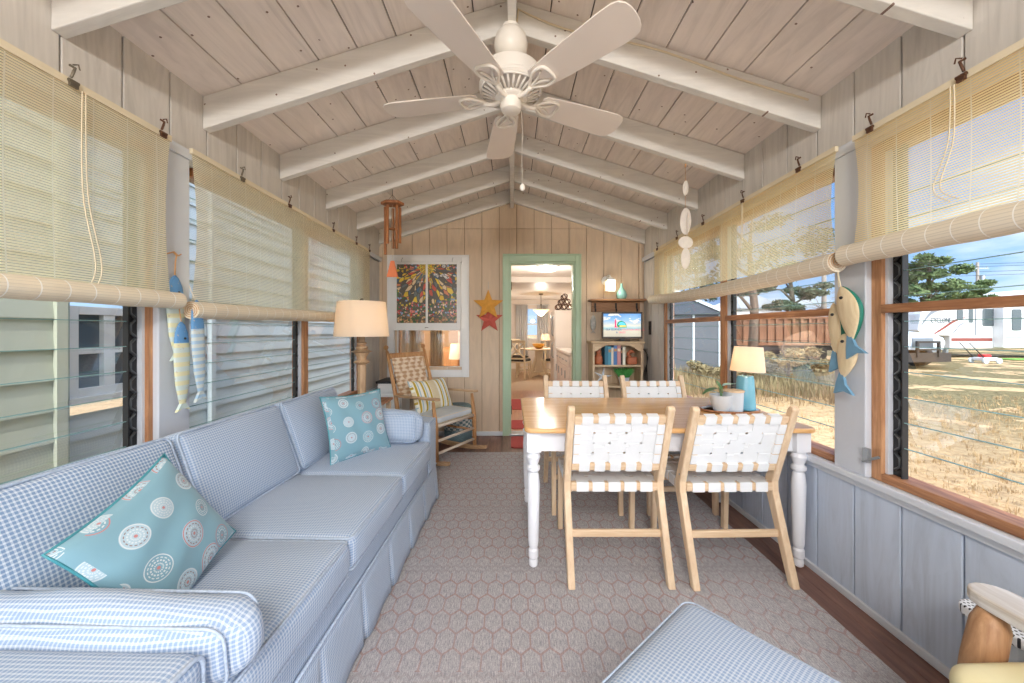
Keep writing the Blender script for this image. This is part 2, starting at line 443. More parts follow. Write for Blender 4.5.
def roll_mat(name, c):
    t = NT(name); s = t.sep(t.coord('Object'))
    f = t.math('FRACT', t.math('MULTIPLY', s[1], 1/.075)); th = t.math('LESS_THAN', f, .045)
    an = t.math('FRACT', t.math('MULTIPLY', t.math('ARCTAN2', s[2], s[0]), 3.6))
    col = t.mix(t.math('LESS_THAN', an, .25), lin(c), lin(tuple(x*.93 for x in c)))
    col = t.mix(th, col, lin((250, 248, 240))); t.base(col, .6); t.bump(an, .3, .003); return t.m
MAT['rolll'] = roll_mat('rolled_bamboo_cream', (232, 220, 196))
MAT['rollr'] = roll_mat('rolled_bamboo_pale', (230, 220, 200))
def blind(sgn, y0, y1, zroll, r, mat, rmat, label, clips, cords, sag=0.0, lip=.03, zr1=None):
    xw = sgn*(W-.065); xr = sgn*(W-.075)
    zr1 = zroll if zr1 is None else zr1
    t = thing('bamboo_blind', label, 'blind', (xw, y0, HEAD-.02), group='bamboo roll blinds over the porch windows')
    Lh = y1-y0
    def fn(u, v):
        z = (zroll + (zr1-zroll)*u + r*.7 - (HEAD-.02)) * v
        ww = -sgn*(.006*math.sin(u*19)*v + .010*math.sin(v*PI)*math.sin(u*PI*2.3))
        edge = lip*math.sin(PI*v)*((1 if u > .5 else -1)*(abs(2*u-1))**8)
        return (ww, u*Lh - edge, z)
    sl = MB().grid(fn, 60, 16).build('slat_panel', mat, t, smooth=True)
    n = 26; pts = [(0, -.02 + (Lh+.045)*i/n, (zr1-zroll)*i/n + sag*math.sin(PI*i/n)) for i in range(n+1)]
    rr = [r*(1+.04*math.sin(i*1.7)) for i in range(n+1)]
    rl = MB().tube(pts, rr, 24).build('rolled_slats', rmat, t, smooth='auto', loc=(-sgn*.015, 0, zroll-(HEAD-.02)))
    for ye in (pts[0], pts[-1]):
        sp = []
        for i in range(60):
            a = i*.42; q = r*.95*(1-i/62); sp.append((q*math.cos(a), ye[1], ye[2] + q*math.sin(a)))
        MB().tube(sp, .0018, 4).build('slat_spiral', MAT['rope'], rl)
    rod = MB().box(-.008, 0, -.014, .008, Lh, .010).build('head_rail', mat if False else MAT['cord'], t)
    for c in clips:
        mm = MAT['rust'] if c != clips[0] or sgn > 0 else MAT['bronze']
        q = MB().tube([(0,0,.045),(-sgn*.012,.006,.038),(-sgn*.014,0,.022),(-sgn*.010,-.004,0)], .004, 6).box(-sgn*.018, -.012, -.03, -sgn*.010, .012, -.008).tube([(-sgn*.014,-.014,-.012),(-sgn*.014,.014,-.012)], .006, 8)
        q.tube([(-sgn*.012, .0, .045), (-sgn*.012, .016, .056), (-sgn*.012, .02, .04)], .0025, 5)
        q.build('hanging_clip', mm, t, loc=(0, c-y0, .012))
    for c, zl in cords:
        pts = curve([(-sgn*.02, c-y0, -.02), (-sgn*.016, c-y0+.01, zl*.5), (-sgn*.02, c-y0+.05, zl*.85), (-sgn*.022, c-y0+.0, zl)], 8)
        pts2 = [(p[0]-sgn*.002, p[1]-.012*(1+i/20), p[2]) for i, p in enumerate(pts)]
        MB().tube(pts, .0022, 5).tube(pts2, .0022, 5).build('pull_cord', MAT['cord'], t)
    return t
blind(-1, -.30, 1.605, 1.345, .036, MAT['blindl'], MAT['rolll'], 'cream bamboo blind nearest the viewer on the left, with long hanging pull cord', (1.24, 1.56), ((1.27, -.72),), zr1=1.352)
blind(-1, 1.71, 3.86, 1.315, .040, MAT['blindl'], MAT['rolll'], 'cream bamboo blind on the left wall reaching toward the floor lamp', (2.02, 2.45, 3.05, 3.5, 3.82), (), zr1=1.345)
blind(1, -.30, 1.605, 1.545, .045, MAT['blindr'], MAT['rollr'], 'straw coloured bamboo blind nearest the viewer on the right, above the camper', (1.21, 1.52), ((1.235, -.40),), zr1=1.55)
blind(1, 1.69, 3.86, 1.53, .046, MAT['blindr'], MAT['rollr'], 'straw coloured bamboo blind on the right above the table lamp, loosely rolled', (1.90, 2.36, 2.85, 3.30, 3.75), ((2.36, -.42),), sag=-.03, zr1=1.545)
# ------------------------------------------------------------------ soft shapes
def cushion(sx, sy, sz, r=.03, bx=0, by=0, bz=.02, wob=.0, k=6):
    """rounded box with bulging faces, centred on its own origin"""
    def axis(h):
        a = [-h, -h+.12*r, -h+.35*r, -h+.65*r, -h+r]
        m = [-h+r + (2*h-2*r)*i/k for i in range(1, k)]
        return a + m + [-q for q in a[::-1]]
    H = (sx/2, sy/2, sz/2); A = [axis(h) if h*2 > 2.2*r else [-h, -h*.6, -h*.3, 0, h*.3, h*.6, h] for h in H]
    B = (bx, by, bz); mb = MB(); idx = {}
    def vert(q):
        key = tuple(round(t, 6) for t in q)
        if key in idx: return idx[key]
        rr = [min(r, h) for h in H]
        inn = Vector([max(-h+a, min(h-a, t)) for h, a, t in zip(H, rr, q)])
        d = Vector(q) - inn
        if d.length > 1e-7: 
            mr = min(rr); d = d.normalized()*mr if mr < r*.999 else d.normalized()*r
        p = inn + d
        for a in range(3):
            o = [i for i in range(3) if i != a]
            if B[a]:
                f = (1-(q[o[0]]/H[o[0]])**2)*(1-(q[o[1]]/H[o[1]])**2)
                p[a] += B[a]*f*(q[a]/H[a])
        if wob: p += Vector((math.sin(q[1]*23+q[2]*9), math.sin(q[0]*19+1), math.sin(q[0]*13+q[1]*17)))*wob
        mb.v.append(tuple(p)); idx[key] = len(mb.v)-1; return idx[key]
    for a in range(3):
        o = [i for i in range(3) if i != a]
        for sg in (-1, 1):
            for i in range(len(A[o[0]])-1):
                for j in range(len(A[o[1]])-1):
                    c = []
                    for di, dj in ((0,0),(1,0),(1,1),(0,1)):
                        q = [0,0,0]; q[a] = sg*H[a]; q[o[0]] = A[o[0]][i+di]; q[o[1]] = A[o[1]][j+dj]; c.append(vert(q))
                    if len(set(c)) == 4: mb.f.append(tuple(c))
    return mb
class Many(list):                                   # several meshes built one by one under the same parent
    def build(s, *a, **k): return [m.build(*a, **k) for m in s][-1]
def piping(sx, sy, sz, r, pr=.005, ax=2):
    """welt cords round the two rims of a cushion (rims perpendicular to ax)"""
    H = [sx/2, sy/2, sz/2]; o = [i for i in range(3) if i != ax]; rc = r*.9; out = Many()
    for sg in (-1, 1):
        pts = []
        for cx, cy, a0 in ((1,1,0),(-1,1,90),(-1,-1,180),(1,-1,270)):
            for k in range(5):
                a = math.radians(a0 + k*22.5); q = [0,0,0]
                q[o[0]] = cx*(H[o[0]]-rc) + (rc-r*.22)*math.cos(a); q[o[1]] = cy*(H[o[1]]-rc) + (rc-r*.22)*math.sin(a)
                q[ax] = sg*(H[ax]-r*.22); pts.append(q)
        out.append(MB().tube(pts, pr, 6, closed=True))
    return out
def throw(h, T):
    def side(sg):
        def fn(u, v):
            x = 2*u-1; y = 2*v-1
            z = T*(max(0, (1-x**2))*max(0, (1-y**2)))**.42
            z += .004*math.sin(x*9+y*4)*(1-x*x)*(1-y*y)
            return (h*x*(1-.09*(1-y*y)), h*y*(1-.09*(1-x*x)), sg*z)
        return MB().grid(fn, 26, 26)
    return side(1), side(-1)
def medallion_fabric(name, basec, scale=10.5):
    t = NT(name); v = t.coord('UV', scale=(scale,)*3)
    vo = t.new('ShaderNodeTexVoronoi', voronoi_dimensions='2D'); t.link(v, vo.inputs['Vector'])
    vo.inputs['Scale'].default_value = 1; vo.inputs['Randomness'].default_value = .42
    d = vo.outputs['Distance']; dv = t.sep(t.vmath('SUBTRACT', v, vo.outputs['Position']))
    ang = t.math('ARCTAN2', dv[1], dv[0]); dash = t.math('GREATER_THAN', t.math('SINE', t.math('MULTIPLY', ang, 15)), -.35)
    rnd = t.sep(vo.outputs['Color']); sc = t.math('MULTIPLY_ADD', rnd[0], .40, .62); dd = t.math('DIVIDE', d, sc)
    def ring(a, b): return t.math('MULTIPLY', t.math('GREATER_THAN', dd, a), t.math('LESS_THAN', dd, b))
    col = lin(basec)
    lt = lin((202, 210, 212)); rd = lin((186, 124, 122)); br = lin((138, 116, 114)); pale = lin((166, 190, 200))
    col = t.mix(t.math('MULTIPLY', t.math('LESS_THAN', dd, .40), t.math('GREATER_THAN', rnd[1], .4)), col, pale)
    col = t.mix(ring(0, .05), col, rd)
    col = t.mix(t.math('MULTIPLY', ring(.095, .135), dash), col, t.mix(t.math('GREATER_THAN', rnd[2], .5), lt, br))
    col = t.mix(t.math('MULTIPLY', ring(.18, .225), dash), col, lt)
    col = t.mix(t.math('MULTIPLY', ring(.27, .30), dash), col, t.mix(t.math('GREATER_THAN', rnd[1], .5), lt, br))
    col = t.mix(ring(.355, .385), col, t.mix(t.math('GREATER_THAN', rnd[0], .6), lt, rd))
    t.base(col, .7, 0, .3); t.bump(t.noise(t.coord('UV'), 500, 2), .2, .002); t.b.inputs['Sheen Weight'].default_value = .3
    return t.m
MAT['med'] = medallion_fabric('teal_medallion_fabric', (120, 160, 174))
MAT['teal'] = M('teal_satin', (70, 148, 160), .4, var=.15, scale=14)
MAT['pipe'] = M('blue_welt_cord', (184, 199, 218), .85, var=.2, scale=150)

# ------------------------------------------------------------------ sofa (local: +x is the front, runs along y)
SX, SY, SR = -1.02, 1.63, math.radians(-1.3)
sofa = thing('sofa', 'long three-seat sofa in pale blue checked fabric with a pleated skirt', 'sofa', (SX, SY, 0), SR)
HL = 1.09
cushion(.86, 2*HL-.02, .27, .03, 0, 0, 0).build('base', MAT['checkl'], sofa, smooth=True, loc=(.0, 0, .215))
def pleated(x0, y0, x1, y1, z0, z1, nx, ny, flare=.02, pitch=.30):
    mb = MB(); L = math.hypot(x1-x0, y1-y0); n = int(L/.012)
    vs = []; rows = 5
    for j in range(rows+1):
        v = j/rows
        for i in range(n+1):
            s = i/n*L; q = (s % pitch)/pitch; k = 0
            if q < .10: k = -.022*math.sin(PI*q/.10)*(1-v*.9)
            w = k + flare*(1-v) + .005*math.sin(s*21)*(1-v)
            vs.append((x0+(x1-x0)*i/n + nx*w, y0+(y1-y0)*i/n + ny*w, z0+(z1-z0)*v))
    fs = [(j*(n+1)+i, j*(n+1)+i+1, (j+1)*(n+1)+i+1, (j+1)*(n+1)+i) for j in range(rows) for i in range(n)]
    return mb.add(vs, fs)
sk = pleated(.437, -HL, .437, HL, .018, .255, 1, 0).merge(pleated(.437, HL, -.44, HL, .018, .255, 0, 1)).merge(pleated(-.44, -HL, .437, -HL, .018, .255, 0, -1))
sk.build('skirt', MAT['checkl'], sofa, smooth=True, solid=.006)
MB().tube([(.442, -HL-.003, .255), (.442, HL+.003, .255), (-.42, HL+.003, .255)], .005, 6).build('skirt_welt', MAT['pipe'], sofa, smooth=True)
for sg in (-1, 1):
    a = cushion(.89, .20, .56, .035, 0, .006, 0).build('arm', MAT['checkl'], sofa, smooth=True, loc=(.0, sg*(HL-.103), .322))
    piping(.89, .20, .56, .035, .005, 0).build('piping', MAT['pipe'], a, smooth=True)
bk = cushion(.17, 2*HL-.02, .62, .06, .0, 0, 0).build('back_frame', MAT['checkl'], sofa, smooth=True, loc=(-.385, 0, .445), rot=(0, math.radians(-3), 0))
MB().tube([(.075, -HL+.03, .30), (.075, HL-.03, .30)], .005, 6).build('piping', MAT['pipe'], bk)
cw = (2*HL-.416)/3
for i in range(3):
    yc = -HL+.208 + cw*(i+.5)
    s = cushion(.74, cw-.004, .13, .035, .006, 0, .026, .0015).build('seat_cushion', MAT['checkl'], sofa, smooth=True, loc=(.088, yc, .415))
    piping(.74, cw-.004, .13, .035).build('piping', MAT['pipe'], s, smooth=True)
    b = cushion(.16, cw-.012, .38, .035, .030, 0, .004, .0015).build('back_cushion', MAT['check'] if i == 0 else MAT['checkl'], sofa, smooth=True, loc=(-.205, yc, .645), rot=(0, math.radians(-20), 0))
    piping(.16, cw-.012, .38, .035, .005, 0).build('piping', MAT['pipe'], b, smooth=True)
def bolster(x, y, z, L, label, rx, hh=.20):
    t = thing('arm_bolster', label, 'cushion', (x, y, z), group='bolster cushions on the sofa')
    t.rotation_euler = (math.radians(rx), 0, SR)
    cushion(L, .115, hh, .05, .022, .018, .016, .004).build('cover', MAT['checkl'], t, smooth=True)
    piping(L, .115, hh, .05, .0035, 1).build('piping', MAT['pipe'], t, smooth=True)
bolster(-.965, .805, .562, .80, 'blue checked bolster cushion lying along the near arm of the sofa, front left', 6, .155)
bolster(-.945, 2.445, .592, .68, 'blue checked bolster cushion standing against the far arm of the sofa', -5)
def throw_pillow(c, ex, ey, h, T, label, backmat):
    ex = Vector(ex).normalized(); n = ex.cross(Vector(ey)).normalized(); ey = n.cross(ex)
    t = thing('throw_pillow', label, 'pillow', c); t.rotation_euler = Matrix((ex, ey, n)).transposed().to_euler()
    a, b = throw(h, T)
    a.build('front_cover', MAT['med'], t, smooth=True); b.build('back_cover', backmat, t, smooth=True)
    e = []
    for s0, s1, f in ((0,1,lambda q:(2*q-1,-1)),(0,1,lambda q:(1,2*q-1)),(0,1,lambda q:(1-2*q,1)),(0,1,lambda q:(-1,1-2*q))):
        for k in range(12):
            x, y = f(k/12); e.append((h*x*(1-.09*(1-y*y)), h*y*(1-.09*(1-x*x)), 0))
    MB().tube(e, .0035, 6, closed=True).build('seam', MAT['teal'], t, smooth=True)
dA = Vector((.10, .40, -.22)).normalized(); dB = Vector((-.16, .14, .38)).normalized()
throw_pillow((-.965, 1.02, .645), dA-dB, dA+dB, .172, .06, 'teal medallion pillow balanced on one corner at the near end of the sofa', MAT['teal'])
throw_pillow((-.915, 2.20, .668), (.60, .80, 0), (-.25, .19, .95), .19, .06, 'teal medallion pillow propped upright at the far end of the sofa', MAT['med'])

# ------------------------------------------------------------------ rug and mats
def rug_mat():
    t = NT('rug_weave'); pos = t.coord('Object')
    sp = t.sep(pos)
    wob = t.noise(pos, 6, 2)
    px_ = t.math('MULTIPLY', t.math('ADD', sp[0], t.math('MULTIPLY', wob, .006)), 1/.074)
    band = t.math('MULTIPLY', t.math('ADD', sp[1], .0), 1/.62); bf = t.math('FRACT', band)
    py_ = t.math('MULTIPLY', sp[1], 1/.112)
    cb = t.new('ShaderNodeCombineXYZ'); t.link(px_, cb.inputs[0]); t.link(py_, cb.inputs[1]); p = cb.outputs[0]
    S = (1, 1.7320508, 1); H = (.5, .8660254, .5)
    def cell(q):
        m = t.vmath('MODULO', t.vmath('ADD', q, (100, 173.20508, 0)), S); return t.vmath('SUBTRACT', m, H)
    a = cell(p); b = cell(t.vmath('SUBTRACT', p, H))
    z = (1, 1, 0); a = t.vmath('MULTIPLY', a, z); b = t.vmath('MULTIPLY', b, z)
    la = t.vmath('LENGTH', a); lb = t.vmath('LENGTH', b); sel = t.math('LESS_THAN', la, lb)
    mx = t.new('ShaderNodeMix', data_type='VECTOR'); t.link(sel, mx.inputs[0]); t.link(b, mx.inputs[4]); t.link(a, mx.inputs[5])
    g = t.vmath('ABSOLUTE', mx.outputs[1]); gs = t.sep(g)
    hd = t.math('MAXIMUM', gs[0], t.vmath('DOT_PRODUCT', g, (.5, .8660254, 0)))
    line = t.math('GREATER_THAN', hd, .455)
    zig = t.math('MULTIPLY', t.math('LESS_THAN', bf, .13), 1.0)
    line = t.math('MULTIPLY', line, t.math('SUBTRACT', 1, zig))
    st = t.noise(t.coord('Object', scale=(160, 14, 1)), 2.2, 4, .7)
    st2 = t.noise(t.coord('Object', scale=(1, 1, 1)), 260, 2)
    f = t.math('ADD', t.math('MULTIPLY', st, .7), t.math('MULTIPLY', st2, .3))
    base = t.ramp(f, (.36, (132, 132, 138)), (.5, (172, 170, 172)), (.64, (206, 202, 202)))
    zz = t.math('GREATER_THAN', t.math('FRACT', t.math('ADD', t.math('MULTIPLY', sp[1], 28), t.math('PINGPONG', t.math('MULTIPLY', sp[0], 24), .5))), .6)
    base = t.mix(t.math('MULTIPLY', t.math('MULTIPLY', zz, zig), .35), base, lin((150, 140, 140)))
    wear = t.math('MULTIPLY_ADD', t.noise(pos, 2.2, 3), .7, .10)
    col = t.mix(t.math('MULTIPLY', line, wear), base, lin((158, 112, 102)))
    t.base(col, .95, 0, .1); t.bump(t.math('SUBTRACT', f, t.math('MULTIPLY', line, .25)), .5, .004)
    return t.m
MAT['rug'] = rug_mat()
tag(MB().box(-1.30, -1.6, .001, 1.36, 3.72, .009).build('area_rug', MAT['rug'], bevel=.003), 'large grey woven rug with a reddish hexagon lattice on the porch floor', 'rug')
MAT['redmat'] = M('red_mat', (178, 78, 76), .9, var=.15, scale=40, bump=.3)
def mat_poly(x0, x1, y0, y1, r=.04):
    p = []
    for cx, cy, a0 in ((x1-r,y1-r,0),(x0+r,y1-r,90),(x0+r,y0+r,180),(x1-r,y0+r,270)):
        for k in range(5): a = math.radians(a0+k*22.5); p.append((cx+r*math.cos(a), cy+r*math.sin(a)))
    return p
tag(MB().prism(mat_poly(-.01, .62, 3.86, 4.27), .010, z0=.001).build('door_mat', MAT['redmat']), 'dark red door mat on the porch floor before the doorway', 'mat')

# ------------------------------------------------------------------ dining table
TZ = .735
tb = thing('dining_table', 'long dining table with honey wood top and white turned legs', 'table', (.795, 2.28, 0))
def rrect(hx, hy, r, n=5):
    p = []
    for cx, cy, a0 in ((hx-r,hy-r,0),(-hx+r,hy-r,90),(-hx+r,-hy+r,180),(hx-r,-hy+r,270)):
        for k in range(n): a = math.radians(a0+k*90/(n-1)); p.append((cx+r*math.cos(a), cy+r*math.sin(a)))
    return p
MB().prism(rrect(.733, .435, .045), .026, z0=TZ-.026).build('tabletop', MAT['tabletop'], tb, bevel=.010, bseg=3)
MB().box(-.69,-.365,.60,.69,-.345,TZ-.027).box(-.69,.345,.60,.69,.365,TZ-.027).box(-.69,-.345,.60,-.67,.345,TZ-.027).box(.67,-.345,.60,.69,.345,TZ-.027).build('apron', MAT['tablew'], tb, bevel=.003)
prof = [(.016,0),(.022,.006),(.024,.03),(.019,.04),(.026,.05),(.026,.085),(.019,.095),(.024,.105),(.027,.13),(.031,.32),(.033,.42),(.028,.475),(.022,.485),(.034,.50),(.034,.515),(.023,.525),(.030,.545),(.036,.565),(.030,.583),(.035,.595)]
for sx in (-1, 1):
    for sy in (-1, 1):
        MB().lathe(prof, 20).box(-.036,-.036,.595,.036,.036,TZ-.027).build('leg', MAT['tablew'], tb, smooth='auto', loc=(sx*.684, sy*.36, .009))

# ------------------------------------------------------------------ strap chairs (local: +y is the front)
YZX = Matrix(((0,0,1,0),(1,0,0,0),(0,1,0,0),(0,0,0,1)))        # prism xy -> yz, thickness along x
def make_chair(label):
    t = thing('strap_chair', label, 'chair', (0,0,0), group='woven strap dining chairs around the table')
    hw = .235
    post = [(-.300,0),(-.262,0),(-.105,.400),(-.105,.455),(-.258,.842),(-.272,.858),(-.288,.855),(-.296,.840),(-.160,.452),(-.163,.405)]
    for sg in (-1, 1):
        MB().prism(post, .034, YZX, z0=-.017).build('back_leg', MAT['birch'], t, loc=(sg*hw, 0, .009), bevel=.006)
        fl = [(.232,.0),(.268,.0),(.256,.435),(.214,.435)]
        MB().prism(fl, .030, YZX, z0=-.015).build('front_leg', MAT['birch'], t, loc=(sg*(hw-.016), 0, .009), bevel=.005)
        MB().bar((sg*(hw-.016), -.13, .415), (sg*(hw-.016), .225, .428), .024, .045).build('side_rail', MAT['birchy'], t, bevel=.004)
    MB().bar((-hw+.017, -.135, .222), (hw-.017, -.135+.0, .222), .020, .034).build('stretcher', MAT['birchx'], t, loc=(0, -.06, 0), bevel=.004)
    MB().bar((-hw+.03, .245, .255), (hw-.03, .245, .255), .018, .03).build('stretcher', MAT['birchx'], t, bevel=.004)
    # seat frame and woven seat
    Many([MB().bar((-hw+.017,-.150,.437),(hw-.017,-.150,.437),.03,.040), MB().bar((-hw+.03,.232,.445),(hw-.03,.232,.445),.03,.034)]).build('seat_rail', MAT['birchx'], t, bevel=.004)
    sw = MB()
    xs = [-.16+.08*i for i in range(5)]; ys = [-.095+.072*i for i in range(5)]
    for i, x in enumerate(xs):
        sw.box(x-.030, -.169, .414, x+.030, -.131, .461); sw.box(x-.030, .213, .426, x+.030, .251, .4655)
        for j in range(6):
            ya = -.131+.344*j/6; z = .4505 + .0028*((i+j) % 2) - .006*math.sin(PI*(j+.5)/6)
            sw.box(x-.030, ya, z, x+.030, ya+.344/6+.001, z+.0022)
    for j, y in enumerate(ys):
        for i in range(7):
            xa = -.218+.436*i/7; z = .4505 + .0028*((i+j+1) % 2) - .006*math.sin(PI*(j+.8)/6)
            sw.box(xa, y-.030, z, xa+.436/7+.001, y+.030, z+.0022)
        for sg in (-1, 1): sw.box(sg*.204, y-.030, .398+.012*(j/4), sg*.234, y+.030, .4535)
    sw.build('woven_seat', MAT['strap'], t)
    # back panel
    tilt = math.atan(.34); T = Matrix.Translation((0, -.172, .545)) @ Matrix.Rotation(tilt, 4, 'X')
    ph = .268; bf = MB()
    bf.box(-.218, -.012, -.020, .218, .012, .018, T).box(-.218, -.012, ph-.018, .218, .012, ph+.020, T)
    bf.box(-.213, -.011, .018, -.185, .011, ph-.018, T).box(.185, -.011, .018, .213, .011, ph-.018, T)
    bf.build('back_frame', MAT['birchx'], t, bevel=.004)
    bwv = MB()
    for i in range(5):
        x = -.155+.0775*i
        bwv.box(x-.026, -.0145, -.0225, x+.026, .0145, .021, T).box(x-.026, -.0145, ph-.021, x+.026, .0145, ph+.0225, T)
        for j in range(5):
            z0 = .021+(ph-.042)*j/5; y = .003*((i+j) % 2 - .5)
            bwv.box(x-.0335, y-.0012, z0, x+.0335, y+.0012, z0+(ph-.042)/5+.001, T)
    for j in range(4):
        z = .049+.0567*j
        for sg in (-1, 1): bwv.box(sg*.1825, -.0138, z-.0255, sg*.2155, .0138, z+.0255, T)
        for i in range(6):
            xa = -.184+.368*i/6; y = .003*((i+j+1) % 2 - .5)
            bwv.box(xa, y-.0014, z-.0245, xa+.368/6+.001, y+.0014, z+.0245, T)
    bwv.build('woven_back', MAT['strap'], t)
    Many([MB().tube([(sg*(hw+.017),-.155,.50),(sg*(hw+.0185),-.155,.50)], .005, 8) for sg in (-1,1)]).build('screw_cap', MAT['grey'], t)
    return t
ch = make_chair('white strap chair at the near side of the table, left one with its back turned')
ch.location = (.515, 2.035, 0)
dup(ch, (1.09, 2.03, 0), math.radians(1.2), 'white strap chair at the near side of the table, right one by the windows')
dup(ch, (.50, 2.70, 0), math.radians(179), 'white strap chair behind the table, the left one nearest the green doorway')
dup(ch, (1.12, 2.70, 0), math.radians(181), 'white strap chair behind the table, the right one in front of the bookcase')

# ------------------------------------------------------------------ things on the table
tx, ty = 1.322, 2.26
MAT['traytop'] = M('tray_glaze', (206, 208, 210), .4, var=.1, scale=12)
tr = thing('serving_tray', 'shallow oval tray with wooden rim at the window end of the table', 'tray', (tx, ty, TZ))
MB().lathe([(.0,.001),(.155,.001),(.172,.012),(.165,.014),(.150,.006),(0,.006)], 40, sy=.62).build('dish', MAT['traytop'], tr, smooth=True)
MB().lathe([(.163,.002),(.172,.006),(.174,.014),(.168,.016),(.160,.006)], 40, sy=.62).build('rim', MAT['rawy'], tr, smooth=True)
MAT['pot'] = M('pale_ceramic', (206, 214, 222), .35, var=.04)
MAT['soil'] = M('soil', (110, 86, 64), .9, var=.3, scale=80)
MAT['leaf'] = M('leaf_green', (92, 128, 84), .4, var=.25, scale=10)
MAT['leafp'] = M('leaf_pale', (164, 204, 192), .35, var=.1)
pp = thing('potted_plant', 'small white pot with a two-leaved plant on the tray', 'plant', (PX(721.0, 2.22), 2.22, TZ+.007))
MB().lathe([(.030,0),(.040,.004),(.056,.05),(.062,.098),(.057,.098),(.050,.08)], 24).build('pot', MAT['pot'], pp, smooth='auto')
MB().lathe([(0,.083),(.053,.083)], 20).build('soil', MAT['soil'], pp)
def leafmb(L, w, droop, n=10):
    def fn(u, v):
        s = u; hw_ = w*math.sin(PI*min(1, s*.97+.03))**.8*(1-.25*s)
        return ((2*v-1)*hw_, s*L, -droop*s*s - abs(2*v-1)*hw_*.25*-1)
    return MB().grid(fn, n, 6)
leafmb(.115, .030, .035).build('leaf', MAT['leaf'], pp, smooth=True, loc=(-.01,0,.135), rot=(0,0,math.radians(100)))
leafmb(.090, .028, .01).build('leaf', MAT['leafp'], pp, smooth=True, loc=(.01,0,.15), rot=(math.radians(12),0,math.radians(-80)))
leafmb(.06, .018, .0).build('leaf', MAT['leaf'], pp, smooth=True, loc=(0,0,.13), rot=(math.radians(55),0,math.radians(20)))
MB().tube([(0,0,.083),(-.004,0,.12),(-.010,0,.135)], .003, 6).tube([(0.005,0,.083),(.006,0,.13),(.010,0,.15)], .003, 6).tube([(0.0,0.01,.083),(0,.005,.13)], .0025, 6).build('stem', MAT['leaf'], pp)
cn = thing('canister', 'pale grey ceramic canister with a wooden lid on the tray', 'canister', (PX(733.5, 2.23), 2.23, TZ+.007))
MB().lathe([(.045,0),(.050,.003),(.054,.112),(.054,.114),(0,.114)], 28).build('jar', MAT['pot'], cn, smooth='auto')
MB().lathe([(0,.1145),(.056,.1145),(.057,.122),(.054,.125),(0,.126)], 28).build('lid', MAT['birchx'], cn, smooth='auto')
MAT['aqua'] = M('aqua_glaze', (112, 176, 198), .15, var=.08, scale=5, spec=.7)
def shade_mat(name, c, warm, em):
    t = NT(name); d = t.new('ShaderNodeBsdfDiffuse'); d.inputs[0].default_value = lin(c)
    tl = t.new('ShaderNodeBsdfTranslucent'); tl.inputs[0].default_value = lin(warm)
    m = t.new('ShaderNodeMixShader'); m.inputs[0].default_value = em
    t.link(d.outputs[0], m.inputs[1]); t.link(tl.outputs[0], m.inputs[2]); t.link(m.outputs[0], t.out.inputs[0]); return t.m
MAT['shade'] = shade_mat('linen_shade', (240, 232, 220), (255, 240, 220), .45)
def lamp_light(name, loc, energy, r=.03, col=(1,.90,.78), parent=None):
    l = bpy.data.lights.new(name, 'POINT'); l.energy = energy; l.color = col; l.shadow_soft_size = r
    o = bpy.data.objects.new(name, l); C.objects.link(o); o.location = loc
    if parent: o.parent = parent
    return o
lp = thing('table_lamp', 'aqua ceramic table lamp with a warm lit shade by the window', 'lamp', (PX(747, 2.26)-.004, 2.27, TZ+.007))
MB().lathe([(.050,0),(.055,.003),(.056,.02),(.047,.185),(.042,.205),(.018,.210),(0,.210)], 28).build('lamp_base', MAT['aqua'], lp, smooth='auto')
MB().tube([(0,0,.208),(0,0,.262)], .008, 8).build('lamp_neck', MAT['bronze'], lp)
def shade_mb(r0, r1, z0, z1, n=36): return MB().lathe([(r0,z0),(r1,z1),(r1-.003,z1),(r0-.003,z0),(r0,z0)], n)
o = shade_mb(.094, .076, .232, .382); o.build('lamp_shade', MAT['shade'], lp, smooth='auto', rot=(math.radians(0), math.radians(3), 0))
MAT['bulb'] = M('bulb', (255, 240, 210), .4, emit=(255, 214, 150), es=6)
MB().sphere((0,0,.285), .024, 10).build('bulb', MAT['bulb'], lp, smooth=True)
lamp_light('table_lamp_light', (-.02,0,.33), 1.0, .02, parent=lp)

# ------------------------------------------------------------------ end table and tall lamp at the far end of the sofa
ex_, ey_ = -1.215, 2.98
et = thing('end_table', 'small wooden end table hidden behind the far arm of the sofa', 'table', (ex_, ey_, 0))
MB().box(-.20,-.20,.635,.20,.20,.655).build('tabletop', MAT['rawy'], et, bevel=.004)
for sx in (-1,1):
    for sy in (-1,1): MB().box(-.017,-.017,0,.017,.017,.635).build('leg', MAT['birch'], et, loc=(sx*.17, sy*.17, .001), bevel=.003)
MB().box(-.17,-.17,.15,.17,.17,.165).build('lower_shelf', MAT['rawy'], et)
MAT['lampwood'] = wood('limed_turned_wood', (216, 186, 150), (164, 128, 96), 'z')
tl = thing('table_lamp', 'tall turned wood lamp with a wide cream drum shade beside the sofa', 'lamp', (ex_+.02, ey_-.02, .656))
MB().lathe([(.075,0),(.075,.012),(.045,.02),(.028,.03),(.030,.06),(.034,.27),(.030,.295),(.058,.312),(.062,.318),(.040,.335),(.034,.345),(.038,.36),(.060,.392),(.082,.400),(.060,.408),(.040,.418),(.048,.43),(.044,.44),(.026,.45),(.036,.462),(.036,.47),(.022,.48),(.026,.53),(.02,.54),(0,.54)], 28).build('lamp_base', MAT['lampwood'], tl, smooth='auto')
shade_mb(.208, .182, .520, .795).build('lamp_shade', MAT['shade'], tl, smooth='auto')
MB().tube([(0,0,.53),(0,0,.80)], .005, 8).sphere((0,0,.81), .014, 8).tube([(-.18,0,.782),(.18,0,.782)], .002, 5).build('finial', MAT['bronze'], tl, smooth=True)
MB().sphere((.0,0,.64), .03, 10).build('bulb', MAT['bulb'], tl, smooth=True)
lamp_light('tall_lamp_light', (.06,-.0,.64), 2.6, .03, parent=tl)

